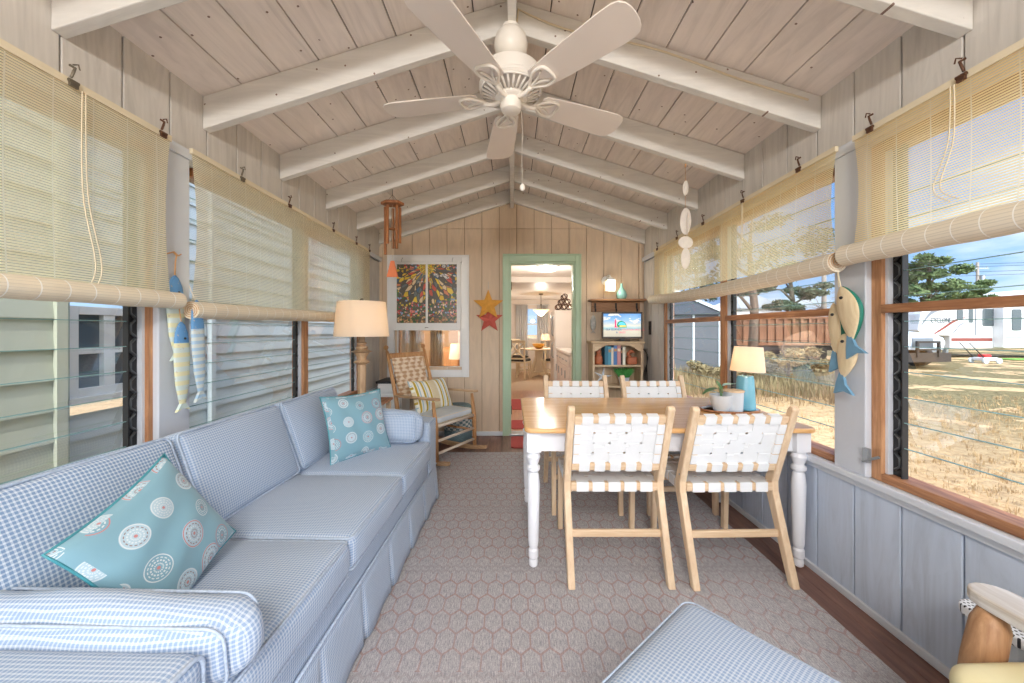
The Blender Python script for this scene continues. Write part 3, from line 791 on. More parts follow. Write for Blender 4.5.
# ------------------------------------------------------------------ rocking chair (local: +x is the front)
rk = thing('rocking_chair', 'wooden rocking chair with a woven back in the far left corner', 'chair', (-.74, 3.66, 0), math.radians(-31))
MAT['oak'] = wood('oak_z', (214, 170, 122), (160, 112, 70), 'z', scale=1.4)
MAT['oakx'] = wood('oak_x', (210, 178, 140), (156, 122, 90), 'x', scale=1.4)
MAT['rung'] = wood('pale_rung', (228, 218, 204), (196, 178, 158), 'y')
for sg in (-1, 1):
    yy = sg*.275
    MB().tube([(-.235,yy*.94,.06),(-.245,yy*.94,.36),(-.30,yy*.93,.62),(-.42,yy*.92,1.02)], [.018,.021,.020,.016], 12).tube([(-.42,yy*.92,1.015),(-.426,yy*.92,1.035)], .011, 10).sphere((-.433,yy*.92,1.055), .024, 10).build('back_post', MAT['oak'], rk, smooth=True)
    MB().tube([(.255,yy*1.02,.055),(.245,yy*1.02,.37),(.215,yy*1.03,.585)], [.019,.022,.014], 12).build('front_post', MAT['oak'], rk, smooth=True)
    arm = [(-.27,-.018),(-.1,-.020),(.12,-.026),(.27,-.03),(.30,0),(.27,.03),(.12,.026),(-.1,.020),(-.27,.018)]
    MB().prism(arm, .020).build('arm', MAT['oakx'], rk, loc=(0, yy*1.02, .595), rot=(0, math.radians(-1.5), 0), bevel=.005)
    rp = []
    for i in range(21):
        x = -.42+.80*i/20; rp.append((x, .095*((x+.0)/.42)**2*.55 + .004 + (.0)))
    poly = [(x, z) for x, z in rp] + [(x, z+.05-.02*abs(x)/.42) for x, z in rp[::-1]]
    MB().prism(poly, .028, Matrix(((1,0,0,0),(0,0,-1,0),(0,1,0,0),(0,0,0,1))), z0=-.014).build('rocker', MAT['oakx'], rk, loc=(.02, yy, .008), bevel=.006)
for z, x in ((.37,.245),(.24,.250),(.13,.252)):
    MB().tube([(x,-.275,z),(x,.275,z)], .0125 if z < .3 else .016, 10).build('rung', MAT['rung'], rk, smooth=True)
Many([MB().tube([(a,-.26,z),(a,.26,z)], .012, 8) for a, z in ((-.24,.20),(-.25,.36),(-.30,.60))]).build('back_rung', MAT['oak'], rk, smooth=True)
for sg in (-1,1): Many([MB().tube([(.248,sg*.28,z),(-.24,sg*.26,z)], .011, 8) for z in (.22,.33)]).build('side_rung', MAT['oak'], rk, smooth=True)
def weave_mat(name, a, b, s=70):
    t = NT(name); u = t.sep(t.coord('UV', scale=(s,s,s)))
    w1 = t.math('SINE', t.math('ADD', t.math('MULTIPLY', u[0], 1.0), t.math('MULTIPLY', t.math('SIGN', t.math('SINE', t.math('MULTIPLY', u[1], .55))), 1.2)))
    w2 = t.math('SINE', t.math('MULTIPLY', u[1], 2.2)); n = t.noise(t.coord('Object'), 25, 3)
    f = t.math('ADD', t.math('MULTIPLY', t.math('ADD', w1, w2), .18), n)
    t.base(t.ramp(f, (.3, b), (.65, a)), .8, 0, .2); t.bump(f, .6, .006); return t.m
MAT['rush'] = weave_mat('woven_reed', (238, 220, 196), (196, 158, 122))
Tb = Matrix.Translation((-.362, 0, .80)) @ Matrix.Rotation(math.radians(-17), 4, 'Y')
MB().box(-.010,-.205,-.24,.012,.205,.20, Tb).build('woven_back', MAT['rush'], rk, bevel=.006)
MB().box(-.014,-.245,.15,.014,.245,.205, Tb).build('crest_rail', MAT['oak'], rk, bevel=.008)
MB().box(-.23,-.25,.355,.235,.25,.385).build('woven_seat', MAT['rush'], rk, bevel=.01)
MAT['seatc'] = M('pale_grey_canvas', (206, 214, 220), .85, var=.06, scale=20, bump=.2)
sc_ = thing('seat_cushion', 'pale grey seat pad on the rocking chair', 'cushion', rk.matrix_basis @ Vector((0,0,0)) if False else (0,0,0))
sc_.location = (-.74+.015*math.cos(math.radians(-31)), 3.66+.015*math.sin(math.radians(-31)), .418); sc_.rotation_euler = (0,0,math.radians(-31))
cushion(.47, .50, .06, .026, 0, 0, .012, .003).build('pad', MAT['seatc'], sc_, smooth=True)
piping(.47, .50, .06, .026, .003).build('piping', MAT['cord'], sc_, smooth=True)
def stripe_mat():
    t = NT('yellow_striped_fabric'); u = t.sep(t.coord('UV', scale=(1,1,1)))
    f = t.math('FRACT', t.math('MULTIPLY', u[0], 13.5))
    c = t.ramp(f, (0, (196, 170, 66)), (.30, (196,170,66)), (.31, (240,238,226)), (.42, (240,238,226)), (.43, (170, 196, 206)), (.60, (150,180,196)), (.61, (240,238,226)), (1, (240,238,226)))
    c.node.color_ramp.interpolation = 'CONSTANT'
    mid = t.math('LESS_THAN', t.math('ABSOLUTE', t.math('ADD', u[0], -.0)), .045)
    c = t.mix(mid, c, t.mix(t.noise(t.coord('UV', scale=(6,60,1)), 3), lin((236, 226, 196)), lin((206,190,150))))
    t.base(c, .85, 0, .2); return t.m
MAT['stripe'] = stripe_mat()
sp = thing('striped_pillow', 'yellow and blue striped lumbar pillow on the rocking chair', 'pillow', (-.80, 3.70, .585))
ax_ = Vector((.515, .857, -.03)).normalized(); up_ = Vector((-.35, .20, .90)); n_ = ax_.cross(up_).normalized(); up_ = n_.cross(ax_)
sp.rotation_euler = Matrix((ax_, up_, n_)).transposed().to_euler()
for s in (1, -1):
    def fn(u, v, s=s):
        x = 2*u-1; y = 2*v-1
        return (.265*x*(1-.06*(1-y*y)), .165*y*(1-.08*(1-x*x)), s*.06*(max(0,1-x*x)*max(0,1-y*y))**.42)
    MB().grid(fn, 24, 20).build('cover', MAT['stripe'], sp, smooth=True)
# ------------------------------------------------------------------ door opening, house window
MAT['green'] = M('sage_green_paint', (178, 204, 176), .45, var=.05, scale=4)
MAT['white'] = M('gloss_white_paint', (232, 234, 234), .4, var=.03)
XZ = Matrix(((1,0,0,0),(0,0,-1,0),(0,1,0,0),(0,0,0,1)))      # prism xy -> xz plane, thickness toward the viewer (-y)
d1 = MB()
d1.box(-.098, YB-.022, 0, -.030, YB, 2.10).box(.735, YB-.022, 0, .795, YB, 2.10).box(-.030, YB-.022, 2.025, .735, YB, 2.10)
d1.box(-.108, YB-.030, 0, -.092, YB, 2.115).box(.788, YB-.030, 0, .805, YB, 2.115).box(-.098, YB-.030, 2.10, .788, YB, 2.115)
dr = d1.build('door_1', MAT['green'], kind='structure', bevel=.004)
MB().box(-.030, YB, 0, -.010, YB+.13, 2.025).box(.715, YB, 0, .735, YB+.13, 2.025).box(-.01, YB, 2.005, .715, YB+.13, 2.025).build('door_jamb', MAT['green'], dr, bevel=.002)
MB().box(-.030, YB-.03, 0, .735, YB+.13, .022).build('threshold', MAT['grey'], dr, bevel=.004)
for z in (1.70, 1.02, .25): MB().box(-.0095, YB+.01, z, -.006, YB+.045, z+.09).tube([(-.005,YB+.008,z-.003),(-.005,YB+.008,z+.093)], .005, 6).build('hinge', MAT['rust'], dr)
# white sash window of the house
x0, x1, z0, z1 = PX(388.5, YB), PX(468.5, YB), PZ(377, YB), PZ(256, YB)
cz = MB().box(x0, YB-.022, z0, x0+.075, YB, z1).box(x1-.075, YB-.022, z0, x1, YB, z1).box(x0+.075, YB-.022, z1-.07, x1-.075, YB, z1).box(x0+.075, YB-.022, z0, x1-.075, YB, z0+.085)
cz.box(x0, YB-.034, z1, x1, YB, z1+.0).box(x0-.008, YB-.030, z0-.0, x0+.012, YB, z1+.008).box(x1-.012, YB-.030, z0, x1+.008, YB, z1+.008).box(x0, YB-.030, z1-.012, x1, YB, z1+.008)
w7 = cz.build('window_7', MAT['white'], kind='structure', bevel=.003)
a0, a1, b0, b1 = x0+.075, x1-.075, z0+.085, z1-.07
MB().box(a0, YB+.01, b0, a0+.03, YB+.05, b1).box(a1-.03, YB+.01, b0, a1, YB+.05, b1).box(a0, YB+.01, b1-.03, a1, YB+.05, b1).box(a0, YB+.01, b0, a1, YB+.05, b0+.035).box(a0, YB+.01, (b0+b1)/2+.05, a1, YB+.05, (b0+b1)/2+.085).build('sash', MAT['white'], w7, bevel=.002)
MAT['pane'] = glass_thin('window_pane', (.95,.96,.96), .10, .01)
MB().box(a0+.03, YB+.028, b0+.035, a1-.03, YB+.032, b1-.03).build('glass', MAT['pane'], w7)
# mosaic sash hung in front of it
def mosaic_mat():
    t = NT('mosaic_glass'); v = t.coord('Object'); s = t.sep(v)
    vo = t.new('ShaderNodeTexVoronoi', feature='DISTANCE_TO_EDGE'); vc = t.new('ShaderNodeTexVoronoi')
    ang = t.math('ARCTAN2', s[0], t.math('SUBTRACT', .33, s[2])); rad = t.math('SQRT', t.math('ADD', t.math('MULTIPLY', s[0], s[0]), t.math('POWER', t.math('SUBTRACT', .33, s[2]), 2)))
    inray = t.math('MULTIPLY', t.math('LESS_THAN', rad, .42), t.math('LESS_THAN', t.math('ABSOLUTE', ang), 1.5))
    cb1 = t.new('ShaderNodeCombineXYZ'); t.link(t.math('MULTIPLY', ang, 9), cb1.inputs[0]); t.link(t.math('MULTIPLY', rad, 14), cb1.inputs[1])
    cb2 = t.new('ShaderNodeCombineXYZ'); t.link(t.math('MULTIPLY', s[0], 44), cb2.inputs[0]); t.link(t.math('MULTIPLY', s[2], 44), cb2.inputs[1])
    mx = t.new('ShaderNodeMix', data_type='VECTOR'); t.link(inray, mx.inputs[0]); t.link(cb2.outputs[0], mx.inputs[4]); t.link(cb1.outputs[0], mx.inputs[5])
    for q in (vo, vc): t.link(mx.outputs[1], q.inputs['Vector']); q.inputs['Scale'].default_value = 1
    rc = t.sep(vc.outputs['Color'])
    def pal(f, cols):
        r = t.ramp(f, *[(i/len(cols), c) for i, c in enumerate(cols)]); r.node.color_ramp.interpolation = 'CONSTANT'; return r
    gr = (96, 92, 84)
    sky = pal(rc[0], [gr, (206,96,78), (224,190,70), (110,120,120), (224,200,160), (80,110,140), gr, (216,140,100), (235,205,80)])
    flow = pal(rc[0], [gr, (196,76,70), (110,104,92), (232,200,176), (78,120,76), (120,112,100), (224,196,80), (150,176,210), (96,90,80), (226,140,130), (74,104,64)])
    low = pal(rc[0], [(196,150,100), gr, (150,110,80), (90,84,70), (210,176,130), (70,100,60)])
    sun = pal(rc[0], [(232,190,40), (240,210,90), (214,160,40), (200,190,80)])
    nz = t.noise(t.coord('Object', scale=(1,1,1), loc=(.3,0,.1)), 11, 1)
    cloud = t.math('MULTIPLY', t.math('GREATER_THAN', nz, .62), t.math('GREATER_THAN', s[2], .16))
    col = t.mix(inray, flow, sky); col = t.mix(t.math('LESS_THAN', rad, .085), col, sun)
    col = t.mix(cloud, col, lin((214,214,212))); col = t.mix(t.math('LESS_THAN', s[2], -.23), col, low)
    col = t.mix(t.math('LESS_THAN', vo.outputs['Distance'], .07), col, lin((92, 88, 84)))
    t.base(col, .25, 0, .5); return t.m
MAT['mosaic'] = mosaic_mat()
YS = YB-.075
x0, x1, z0, z1 = PX(393, YS), PX(460.8, YS), PZ(330.5, YS), PZ(262, YS); cx, czz = (x0+x1)/2, (z0+z1)/2
ms = thing('mosaic_window_sash', 'old white window sash with colourful mosaic sunburst panes hung over the house window', 'wall art', (cx, YS, czz))
hx, hz = (x1-x0)/2, (z1-z0)/2
MB().box(-hx,-.014,-hz,-hx+.045,.014,hz).box(hx-.045,-.014,-hz,hx,.014,hz).box(-hx+.045,-.014,hz-.028,hx-.045,.014,hz).box(-hx+.045,-.014,-hz,hx-.045,.014,-hz+.085).box(-.012,-.014,-hz+.085,.012,.014,hz-.028).build('sash_frame', MAT['white'], ms, bevel=.003)
for a, b in ((-hx+.045, -.012), (.012, hx-.045)): MB().box(a, -.004, -hz+.085, b, .004, hz-.028).build('mosaic_pane', MAT['mosaic'], ms, loc=(0,0,0))
MB().tube([(-.02,-.016,-hz+.03),(0,-.024,-hz+.035),(.02,-.016,-hz+.03)], .004, 6).build('sash_lift', MAT['bronze'], ms)
for sx in (-.29, .29): MB().tube([(sx,0,hz),(sx,.004,hz+.03),(sx+.006,.02,hz+.05),(sx,.040,hz+.055)], .003, 6).build('hanging_hook', MAT['grey'], ms)
# two tin stars
def star_poly(R, r, ph=0):
    return [((R if i % 2 == 0 else r)*math.sin(PI*i/5+ph), (R if i % 2 == 0 else r)*math.cos(PI*i/5+ph)) for i in range(10)]
def star3d(R, r, d):
    mb = MB(); P = star_poly(R, r); vs = [(x, 0, z) for x, z in P] + [(0, -d, 0), (0, .0, 0)]
    return mb.add(vs, [(i, (i+1) % 10, 10) for i in range(10)] + [((i+1) % 10, i, 11) for i in range(10)])
MAT['yel'] = M('mustard_painted_wood', (222, 160, 66), .6, var=.12, scale=30)
MAT['redst'] = M('faded_red_paint', (196, 92, 78), .6, var=.1, scale=30)
for nm, px, py, dy, R, m, lb in (('star_ornament', 489.5, 319.5, .012, .165, 'redst', 'faded red wooden star hanging behind and below the yellow star'), ('star_ornament', 488.5, 305.5, .050, .182, 'yel', 'mustard yellow wooden star hanging on the tan wall left of the door')):
    st = thing(nm, lb, 'star ornament', (PX(px, YB), YB-dy, PZ(py, YB)), group=None)
    star3d(R, R*.42, .022).build('star', MAT[m], st)
    MB().tube([(0,.002,R-.01),(0,.004,R+.09 if m == 'yel' else R-.002)], .002, 5).build('hanging_wire', MAT['grey'], st)

# ------------------------------------------------------------------ bookcase corner
MAT['drift'] = wood('weathered_shelf_wood', (218, 196, 164), (176, 150, 120), 'z')
MAT['driftx'] = wood('weathered_shelf_board', (222, 200, 166), (178, 150, 118), 'x')
BX0, BX1, BY0, BY1, BZ = .885, 1.435, 4.08, 4.315, 1.105
bc = thing('bookcase', 'small weathered wood bookcase with an arched top rail beside the door', 'bookcase', (0, 0, 0))
bc.location = ((BX0+BX1)/2, BY0, 0); cxb = (BX0+BX1)/2; hb = (BX1-BX0)/2; dp = BY1-BY0
for sg in (-1, 1): MB().box(sg*hb, 0, .001, sg*(hb-.022), dp, BZ-.022).build('side_panel', MAT['drift'], bc, bevel=.002)
MB().box(-hb-.02, -.02, BZ-.022, hb+.02, dp, BZ).build('top', MAT['driftx'], bc, bevel=.003)
MB().box(-hb+.022, dp-.010, .04, hb-.022, dp, BZ-.022).build('back_panel', MAT['drift'], bc)
SZ = (.845, .615, .34, .05)
for z in SZ: MB().box(-hb+.022, .002, z-.018, hb-.022, dp-.010, z).build('shelf', MAT['driftx'], bc, bevel=.002)
ar = [(-hb+.022, BZ-.022), (-hb+.022, BZ-.11)]
for i in range(13):
    u = i/12; x = -hb+.040 + (2*hb-.08)*u; z = BZ-.105 + .062*min(1, math.sin(PI*u)*1.6) ; ar.append((x, z))
ar += [(hb-.022, BZ-.11), (hb-.022, BZ-.022)]
MB().prism(ar, .012, XZ, z0=-.014).build('arched_rail', MAT['driftx'], bc)
# books
bk_specs = [((62,116,140),.034,.20,.215),((84,150,176),.034,.19,.205),((226,214,196),.024,.0,.19),((86,124,178),.038,.2,.22),((196,140,140),.040,.2,.22),((50,50,54),.018,.1,.19),((226,222,206),.030,.1,.20)]
bx = cxb - .135
for i, (c, w_, _, h_) in enumerate(bk_specs):
    names = ['dark teal book with a worn spine, leftmost in the row on the top shelf', 'light blue book between the dark teal and the thin cream book', 'thin cream book left of the blue book', 'medium blue book with a tan spine label', 'dusty pink book in the middle of the row', 'thin black book beside the pink one', 'ivory book at the right end of the row beside the duck']
    b = thing('book', names[i], 'book', (bx+w_/2, BY0+.10, SZ[0]+.0005), group='books on the top shelf of the bookcase')
    mt = M('book_cover_%d' % i, c, .6, var=.05)
    lean = math.radians(-4 if i == 0 else 0)
    cov = MB().box(-w_/2, -.075, 0, -w_/2+.003, .075, h_).box(w_/2-.003, -.075, 0, w_/2, .075, h_).box(-w_/2+.0031, -.075, 0, w_/2-.0031, -.072, h_)
    cov.build('cover', mt, b, bevel=.001, bseg=1)
    MB().box(-w_/2+.0032, -.0718, .004, w_/2-.0032, .070, h_-.005).build('pages', MAT['cord'], b)
    if i not in (0,): MB().box(-w_/2+.004, -.0762, h_*.68, w_/2-.004, -.0752, h_*.68+.03).build('spine_label', MAT['rope'] if i in (1,3,5) else MAT['cord'], b)
    bx += w_ + .0015
MAT['terra'] = M('carved_red_wood', (178, 104, 70), .5, var=.12, scale=25)
fg = tag(MB().lathe([(.0,0),(.046,.0),(.048,.06),(.044,.085),(.030,.105),(.020,.115),(.026,.13),(.028,.15),(.020,.168),(0,.176)], 20).build('wood_figure', MAT['terra'], smooth=True, loc=(cxb-.192, BY0+.09, SZ[0]+.0005)), 'carved reddish wood figure at the left end of the top shelf', 'figurine')
dk = thing('duck_bookend', 'carved reddish wood duck bookend at the right end of the top shelf', 'bookend', (cxb+.178, BY0+.09, SZ[0]+.0005))
MB().box(-.055,-.04,0,.058,.04,.085).build('block', MAT['terra'], dk, bevel=.018, bseg=3)
MB().tube(curve([(-.02,0,.08),(-.035,0,.115),(-.015,0,.145),(.01,0,.14)]), [.026]*4+[.018]*8+[.019]*13, 12).tube([(.012,0,.142),(.04,0,.130)], [.013,.005], 10).build('head', MAT['terra'], dk, smooth=True)
# starfish and plant
sf = tag(MB().add(*(lambda P, d: ([(x,0,z) for x,z in P]+[(0,-d,0),(0,d*.6,0)], [(i,(i+1)%len(P),len(P)) for i in range(len(P))]+[((i+1)%len(P),i,len(P)+1) for i in range(len(P))]))(star_poly(.115,.026,.2), .02)).build('starfish', MAT['pot'], loc=(cxb-.155, BY0+.05, SZ[1]+.098), rot=(math.radians(-8),0,0)), 'white dried starfish leaning on the second shelf', 'starfish')
gp = thing('potted_grass', 'bushy green grass plant in a white pot on the second shelf', 'plant', (cxb+.10, BY0+.11, SZ[1]+.0005))
MB().lathe([(.045,0),(.062,.085),(.057,.085),(.052,.07)], 24).build('pot', MAT['pot'], gp, smooth='auto')
MAT['grassg'] = M('bright_grass', (84, 170, 84), .6, var=.3, scale=30)
bl = MB()
for i in range(420):
    a = random.random()*2*PI; r = random.random()**.5*.045; sp_ = .4+random.random()*1.4; L = .085+random.random()*.045
    x, y = r*math.cos(a), r*math.sin(a); ox, oy = math.cos(a)*sp_*.06, math.sin(a)*sp_*.045
    w_ = .0025
    bl.add([(x-w_,y,.07),(x+w_,y,.07),(x+ox*.5+w_,y+oy*.5,.07+L*.65),(x+ox*.5-w_,y+oy*.5,.07+L*.65),(x+ox,y+oy,.07+L)], [(0,1,2,3),(3,2,4)])
bl.build('grass_blades', MAT['grassg'], gp)
MAT['shell'] = M('grey_white_shell', (190, 190, 186), .6, var=.3, scale=30)
for i, (dx, r, s, lb) in enumerate(((-.155,.035,.7,'small grey white shell on the third shelf, left of the three'),(-.07,.045,.9,'grey white coral lump in the middle of the third shelf'),(.02,.050,1,'round grey white shell on the third shelf, right of the three'))):
    tag(MB().sphere((0,0,r*s*1.0), r, 9, 1, .8, s).build('shell', MAT['shell'], smooth=True, loc=(cxb+dx, BY0+.09, SZ[2]+.012 if False else SZ[2]+.001)), lb, 'shell', 'shells on the third shelf')
# television
YT = BY0+.07
tv = thing('television', 'small flat television showing a beach rental logo on top of the bookcase', 'television', (PX(622, YT), YT, BZ+.001))
TW, TH = .225, .148
MB().lathe([(0,0),(.085,0),(.085,.008),(.0,.012)], 28, sy=.7).box(-.03,-.01,.008,.03,.01,.03).build('stand', MAT['black'], tv, smooth='auto')
MAT['bezel'] = M('television_bezel', (84, 78, 74), .25)
zt = .028
MB().box(-TW,-.014,zt,TW,.014,zt+.022).box(-TW,-.014,zt+2*TH-.018,TW,.014,zt+2*TH).box(-TW,-.014,zt+.022,-TW+.016,.014,zt+2*TH-.018).box(TW-.016,-.014,zt+.022,TW,.014,zt+2*TH-.018).box(-TW+.016,0,zt+.022,TW-.016,.02,zt+2*TH-.018).build('bezel', MAT['bezel'], tv, bevel=.003)
def screen_mat():
    t = NT('beach_screen'); s = t.sep(t.coord('Object')); n = t.noise(t.coord('Object', scale=(5,1,14)), 1.8, 4)
    z = t.math('MULTIPLY', t.math('SUBTRACT', s[2], zt+.022), 1/(2*TH-.04))
    c = t.ramp(t.math('ADD', z, t.math('MULTIPLY', t.math('SUBTRACT', n, .5), .12)), (0,(206,198,178)), (.28,(222,212,190)), (.34,(150,196,200)), (.42,(200,220,222)), (.47,(236,232,214)), (.7,(150,196,236)), (1,(96,158,222)))
    c = t.mix(t.math('MULTIPLY', t.math('GREATER_THAN', n, .55), t.math('GREATER_THAN', z, .5)), c, lin((240,238,232)))
    t.base(lin((20,20,20)), .15); t.link(c, t.b.inputs['Emission Color']); t.b.inputs['Emission Strength'].default_value = .9; return t.m
MB().box(-TW+.016,-.006,zt+.022,TW-.016,-.0005,zt+2*TH-.018).build('screen', screen_mat(), tv)
def flat(name, c, e=.9): return M(name, c, .4, var=0, emit=c, es=e)
LP = flat('logo_pink', (206,60,104)); LB = flat('logo_navy', (40,60,120)); LG = flat('logo_green', (30,130,90)); LS = flat('logo_sea', (90,190,220)); LY = flat('logo_sand', (230,214,120))
zl = zt+.125
lg = MB().box(-.082,-.0075,zl,-.066,-.0065,zl+.078).box(-.086,-.0075,zl,-.046,-.0065,zl+.010).box(-.079,-.0075,zl+.078,-.069,-.0065,zl+.09); lg.build('lighthouse_logo', LP, tv)
arc = [(-.058,zl)] + [(-.058+.055-.055*math.cos(PI*i/20), zl+.03+.045*math.sin(PI*i/20)) for i in range(11)] + [(.03,zl+.055),(.045,zl+.03),(.052,zl)]
MB().prism(arc, .001, XZ, z0=.0063).build('dome_logo', LG, tv)
MB().prism([(-.048,zl+.028),(-.03,zl+.056),(0,zl+.064),(.026,zl+.048),(.040,zl+.028)], .0008, XZ, z0=.0075).build('dome_sea', LS, tv)
MB().prism([(-.03,zl+.008),(-.03,zl+.022),(.043,zl+.022),(.046,zl+.008)], .0008, XZ, z0=.0075).build('dome_sand', LY, tv)
def text(s, size, m, parent, loc, rot=(PI/2,0,0), align='LEFT', name='lettering', ext=.0004):
    cu = bpy.data.curves.new(name, 'FONT'); cu.body = s; cu.size = size; cu.align_x = align; cu.extrude = ext
    cu.materials.append(m); tmp = bpy.data.objects.new('tmp', cu); C.objects.link(tmp)
    me = bpy.data.meshes.new_from_object(tmp.evaluated_get(bpy.context.evaluated_depsgraph_get())); bpy.data.objects.remove(tmp); bpy.data.curves.remove(cu)
    if not me.materials: me.materials.append(m)
    o = bpy.data.objects.new(name, me); C.objects.link(o); o.parent = parent; o.location = loc; o.rotation_euler = rot
    return o
text('SEA ISLANDS', .031, LB, tv, (-.006,-.0072,zl-.034), align='RIGHT'); text('VACATION RENTALS,', .026, LP, tv, (.0,-.0072,zl-.033))
text('&', .028, LB, tv, (-.05,-.0072,zl-.064), align='RIGHT'); text('SALES', .028, LP, tv, (-.035,-.0072,zl-.064))
# coat shelf with hooks
sh = thing('hook_shelf', 'rustic brown wood wall shelf with three iron hooks above the television', 'shelf', (PX(616, 4.3), YB, 0))
MAT['rustic'] = wood('rustic_brown_board', (196, 152, 110), (126, 88, 62), 'x')
zs = PZ(299.5, 4.28)
MB().box(-.315,-.15,zs-.022,.315,-.001,zs).build('top_board', MAT['rustic'], sh, bevel=.003)
MB().box(-.28,-.035,zs-.14,.28,-.001,zs-.022).build('back_board', MAT['rustic'], sh, bevel=.003)
for x in (-.24, 0, .24): MB().tube([(x,-.036,zs-.06),(x,-.040,zs-.11),(x,-.050,zs-.14),(x,-.07,zs-.13),(x,-.075,zs-.105)], .006, 8).box(x-.01,-.040,zs-.10,x+.01,-.035,zs-.04).build('hook', MAT['black'], sh)
vs_ = tag(MB().lathe([(.0,0),(.040,0),(.052,.015),(.060,.05),(.052,.085),(.030,.115),(.016,.14),(.012,.165),(.015,.18),(.011,.18),(.009,.16),(0,.15)], 28).build('bottle_vase', MAT['aqua'] if False else M('mint_glaze', (150, 206, 200), .2, var=.06), smooth=True, loc=(PX(621.5, 4.26), 4.26, zs+.0005)), 'mint green teardrop vase on the wall shelf', 'vase')
fo = thing('fish_ornament', 'small carved grey white fish hanging from the left shelf hook', 'ornament', (PX(593, 4.28), 4.27, PZ(323, 4.28)))
MB().sphere((0,0,0), .045, 10, .75, .3, 2.0).build('fish_body', MAT['shell'], fo, smooth=True)
MB().prism([(-.03,-.12),(0,-.085),(.03,-.12),(.0,-.105)], .008, XZ, z0=-.004).tube([(0,0,.085),(0,.0,.16)], .002, 5).build('tail_and_loop', MAT['shell'], fo)
# wall lantern
wl = thing('wall_lantern', 'small white wall lantern with a lit glass cage above the shelf', 'wall lamp', (PX(606, YB), YB, PZ(281, YB)))
MB().lathe([(.0,.0),(.055,.0),(.050,.012),(.02,.022),(0,.022)], 28, Matrix.Rotation(PI/2, 4, 'X')).build('mount_plate', MAT['white'], wl, smooth='auto')
MB().tube(curve([(0,-.02,0),(.0,-.07,.045),(.02,-.10,.045),(.022,-.10,.02)]), .007, 8).build('arm', MAT['white'], wl, smooth=True)
lc = MB(); Lx, Ly = .022, -.10
lc.lathe([(0,.035),(.02,.03),(.068,-.005),(.068,-.012)], 4, Matrix.Translation((Lx,Ly,0)) @ Matrix.Rotation(PI/4, 4, 'Z'))
for sx in (-1,1):
    for sy in (-1,1): lc.box(Lx+sx*.044-.004, Ly+sy*.044-.004, -.13, Lx+sx*.044+.004, Ly+sy*.044+.004, -.008)
lc.box(Lx-.048, Ly-.048, -.135, Lx+.048, Ly+.048, -.127); lc.build('cage', MAT['white'], wl)
MB().box(Lx-.040, Ly-.040, -.126, Lx+.040, Ly+.040, -.012).build('lit_glass', M('lit_frosted_glass', (255,236,200), .3, emit=(255,226,170), es=2.2), wl)
lamp_light('lantern_light', (Lx, Ly-.10, -.08), 1.6, .05, parent=wl)
sw = thing('light_switch', 'black wall switch plate on the white corner wall', 'switch', (W, 4.14, PZ(328, 4.14)))
MB().box(-.008,-.035,-.075,-.0005,.035,.075).build('plate', MAT['black'], sw, bevel=.003); MB().box(-.016,-.008,-.02,-.008,.008,.02).build('toggle', MAT['black'], sw)
wr = MB()
for i in range(5):
    wr.tube(curve([(W-.015-.01*i, 4.2+.01*i, 1.02), (W-.03, 4.17-.01*i, .85+.02*i), (W-.012-.012*i, 4.20, .70), (W-.035, 4.16+.01*i, .55), (W-.03, 4.2, .30), (W-.04, 4.18, .012)]), .003, 5)
tag(wr.build('cable_bundle', MAT['black'], smooth=True), 'tangle of thin black cables hanging beside the bookcase', 'cable')

# ------------------------------------------------------------------ left corner: louvered cabinet, basket
cb = thing('louvered_cabinet', 'narrow white louvered cabinet with a dark top behind the rocking chair', 'cabinet', (-1.315, 4.13, 0))
MB().box(-.13,-.13,.001,.13,.18,.655).build('body', MAT['white'], cb, bevel=.003)
MB().box(-.145,-.15,.655,.145,.19,.68).build('top', MAT['black'], cb, bevel=.003)
dd = MB().box(-.12,-.15,.03,-.085,-.131,.64).box(.085,-.15,.03,.12,-.131,.64).box(-.085,-.15,.03,.085,-.131,.07).box(-.085,-.15,.56,.085,-.131,.64)
dc = dd.build('door', MAT['white'], cb, bevel=.002)
lv = MB()
for i in range(19): lv.box(-.085,-.003,-.012,.085,.003,.012, Matrix.Translation((0,-.141,.085+.025*i)) @ Matrix.Rotation(math.radians(-40), 4, 'X'))
lv.build('louvers', MAT['white'], dc); MB().sphere((-.10,-.158,.60), .011, 8).build('knob', MAT['white'], dc, smooth=True)
def basket_mat():
    t = NT('grey_woven_basket'); u = t.sep(t.coord('Object')); 
    an = t.math('ARCTAN2', u[1], u[0]); w = t.math('MULTIPLY', t.math('SINE', t.math('MULTIPLY', an, 26)), t.math('SINE', t.math('MULTIPLY', u[2], 210)))
    n = t.noise(t.coord('Object'), 14, 3); band = t.math('MULTIPLY', t.math('GREATER_THAN', u[2], .14), t.math('LESS_THAN', u[2], .28))
    dots = t.math('GREATER_THAN', t.math('MULTIPLY', t.math('SINE', t.math('MULTIPLY', an, 14)), t.math('SINE', t.math('MULTIPLY', u[2], 130))), .0)
    c = t.mix(n, lin((84,110,118)), lin((140,164,168))); c = t.mix(t.math('MULTIPLY', dots, band), c, lin((216,218,212)))
    t.base(c, .85, 0, .2); t.bump(w, .6, .006); return t.m
bs = thing('storage_basket', 'round grey teal patterned basket with lid behind the rocking chair', 'basket', (-.60, 4.15, .001))
MB().lathe([(0,0),(.135,0),(.15,.02),(.158,.18),(.150,.34),(.148,.345),(0,.345)], 36).build('basket_body', basket_mat(), bs, smooth='auto')
MB().lathe([(0,.346),(.158,.346),(.160,.37),(.13,.40),(.05,.415),(0,.416)], 36).build('lid', M('woven_grey_lid', (112,134,140), .85, var=.25, scale=40, bump=.5), bs, smooth='auto')

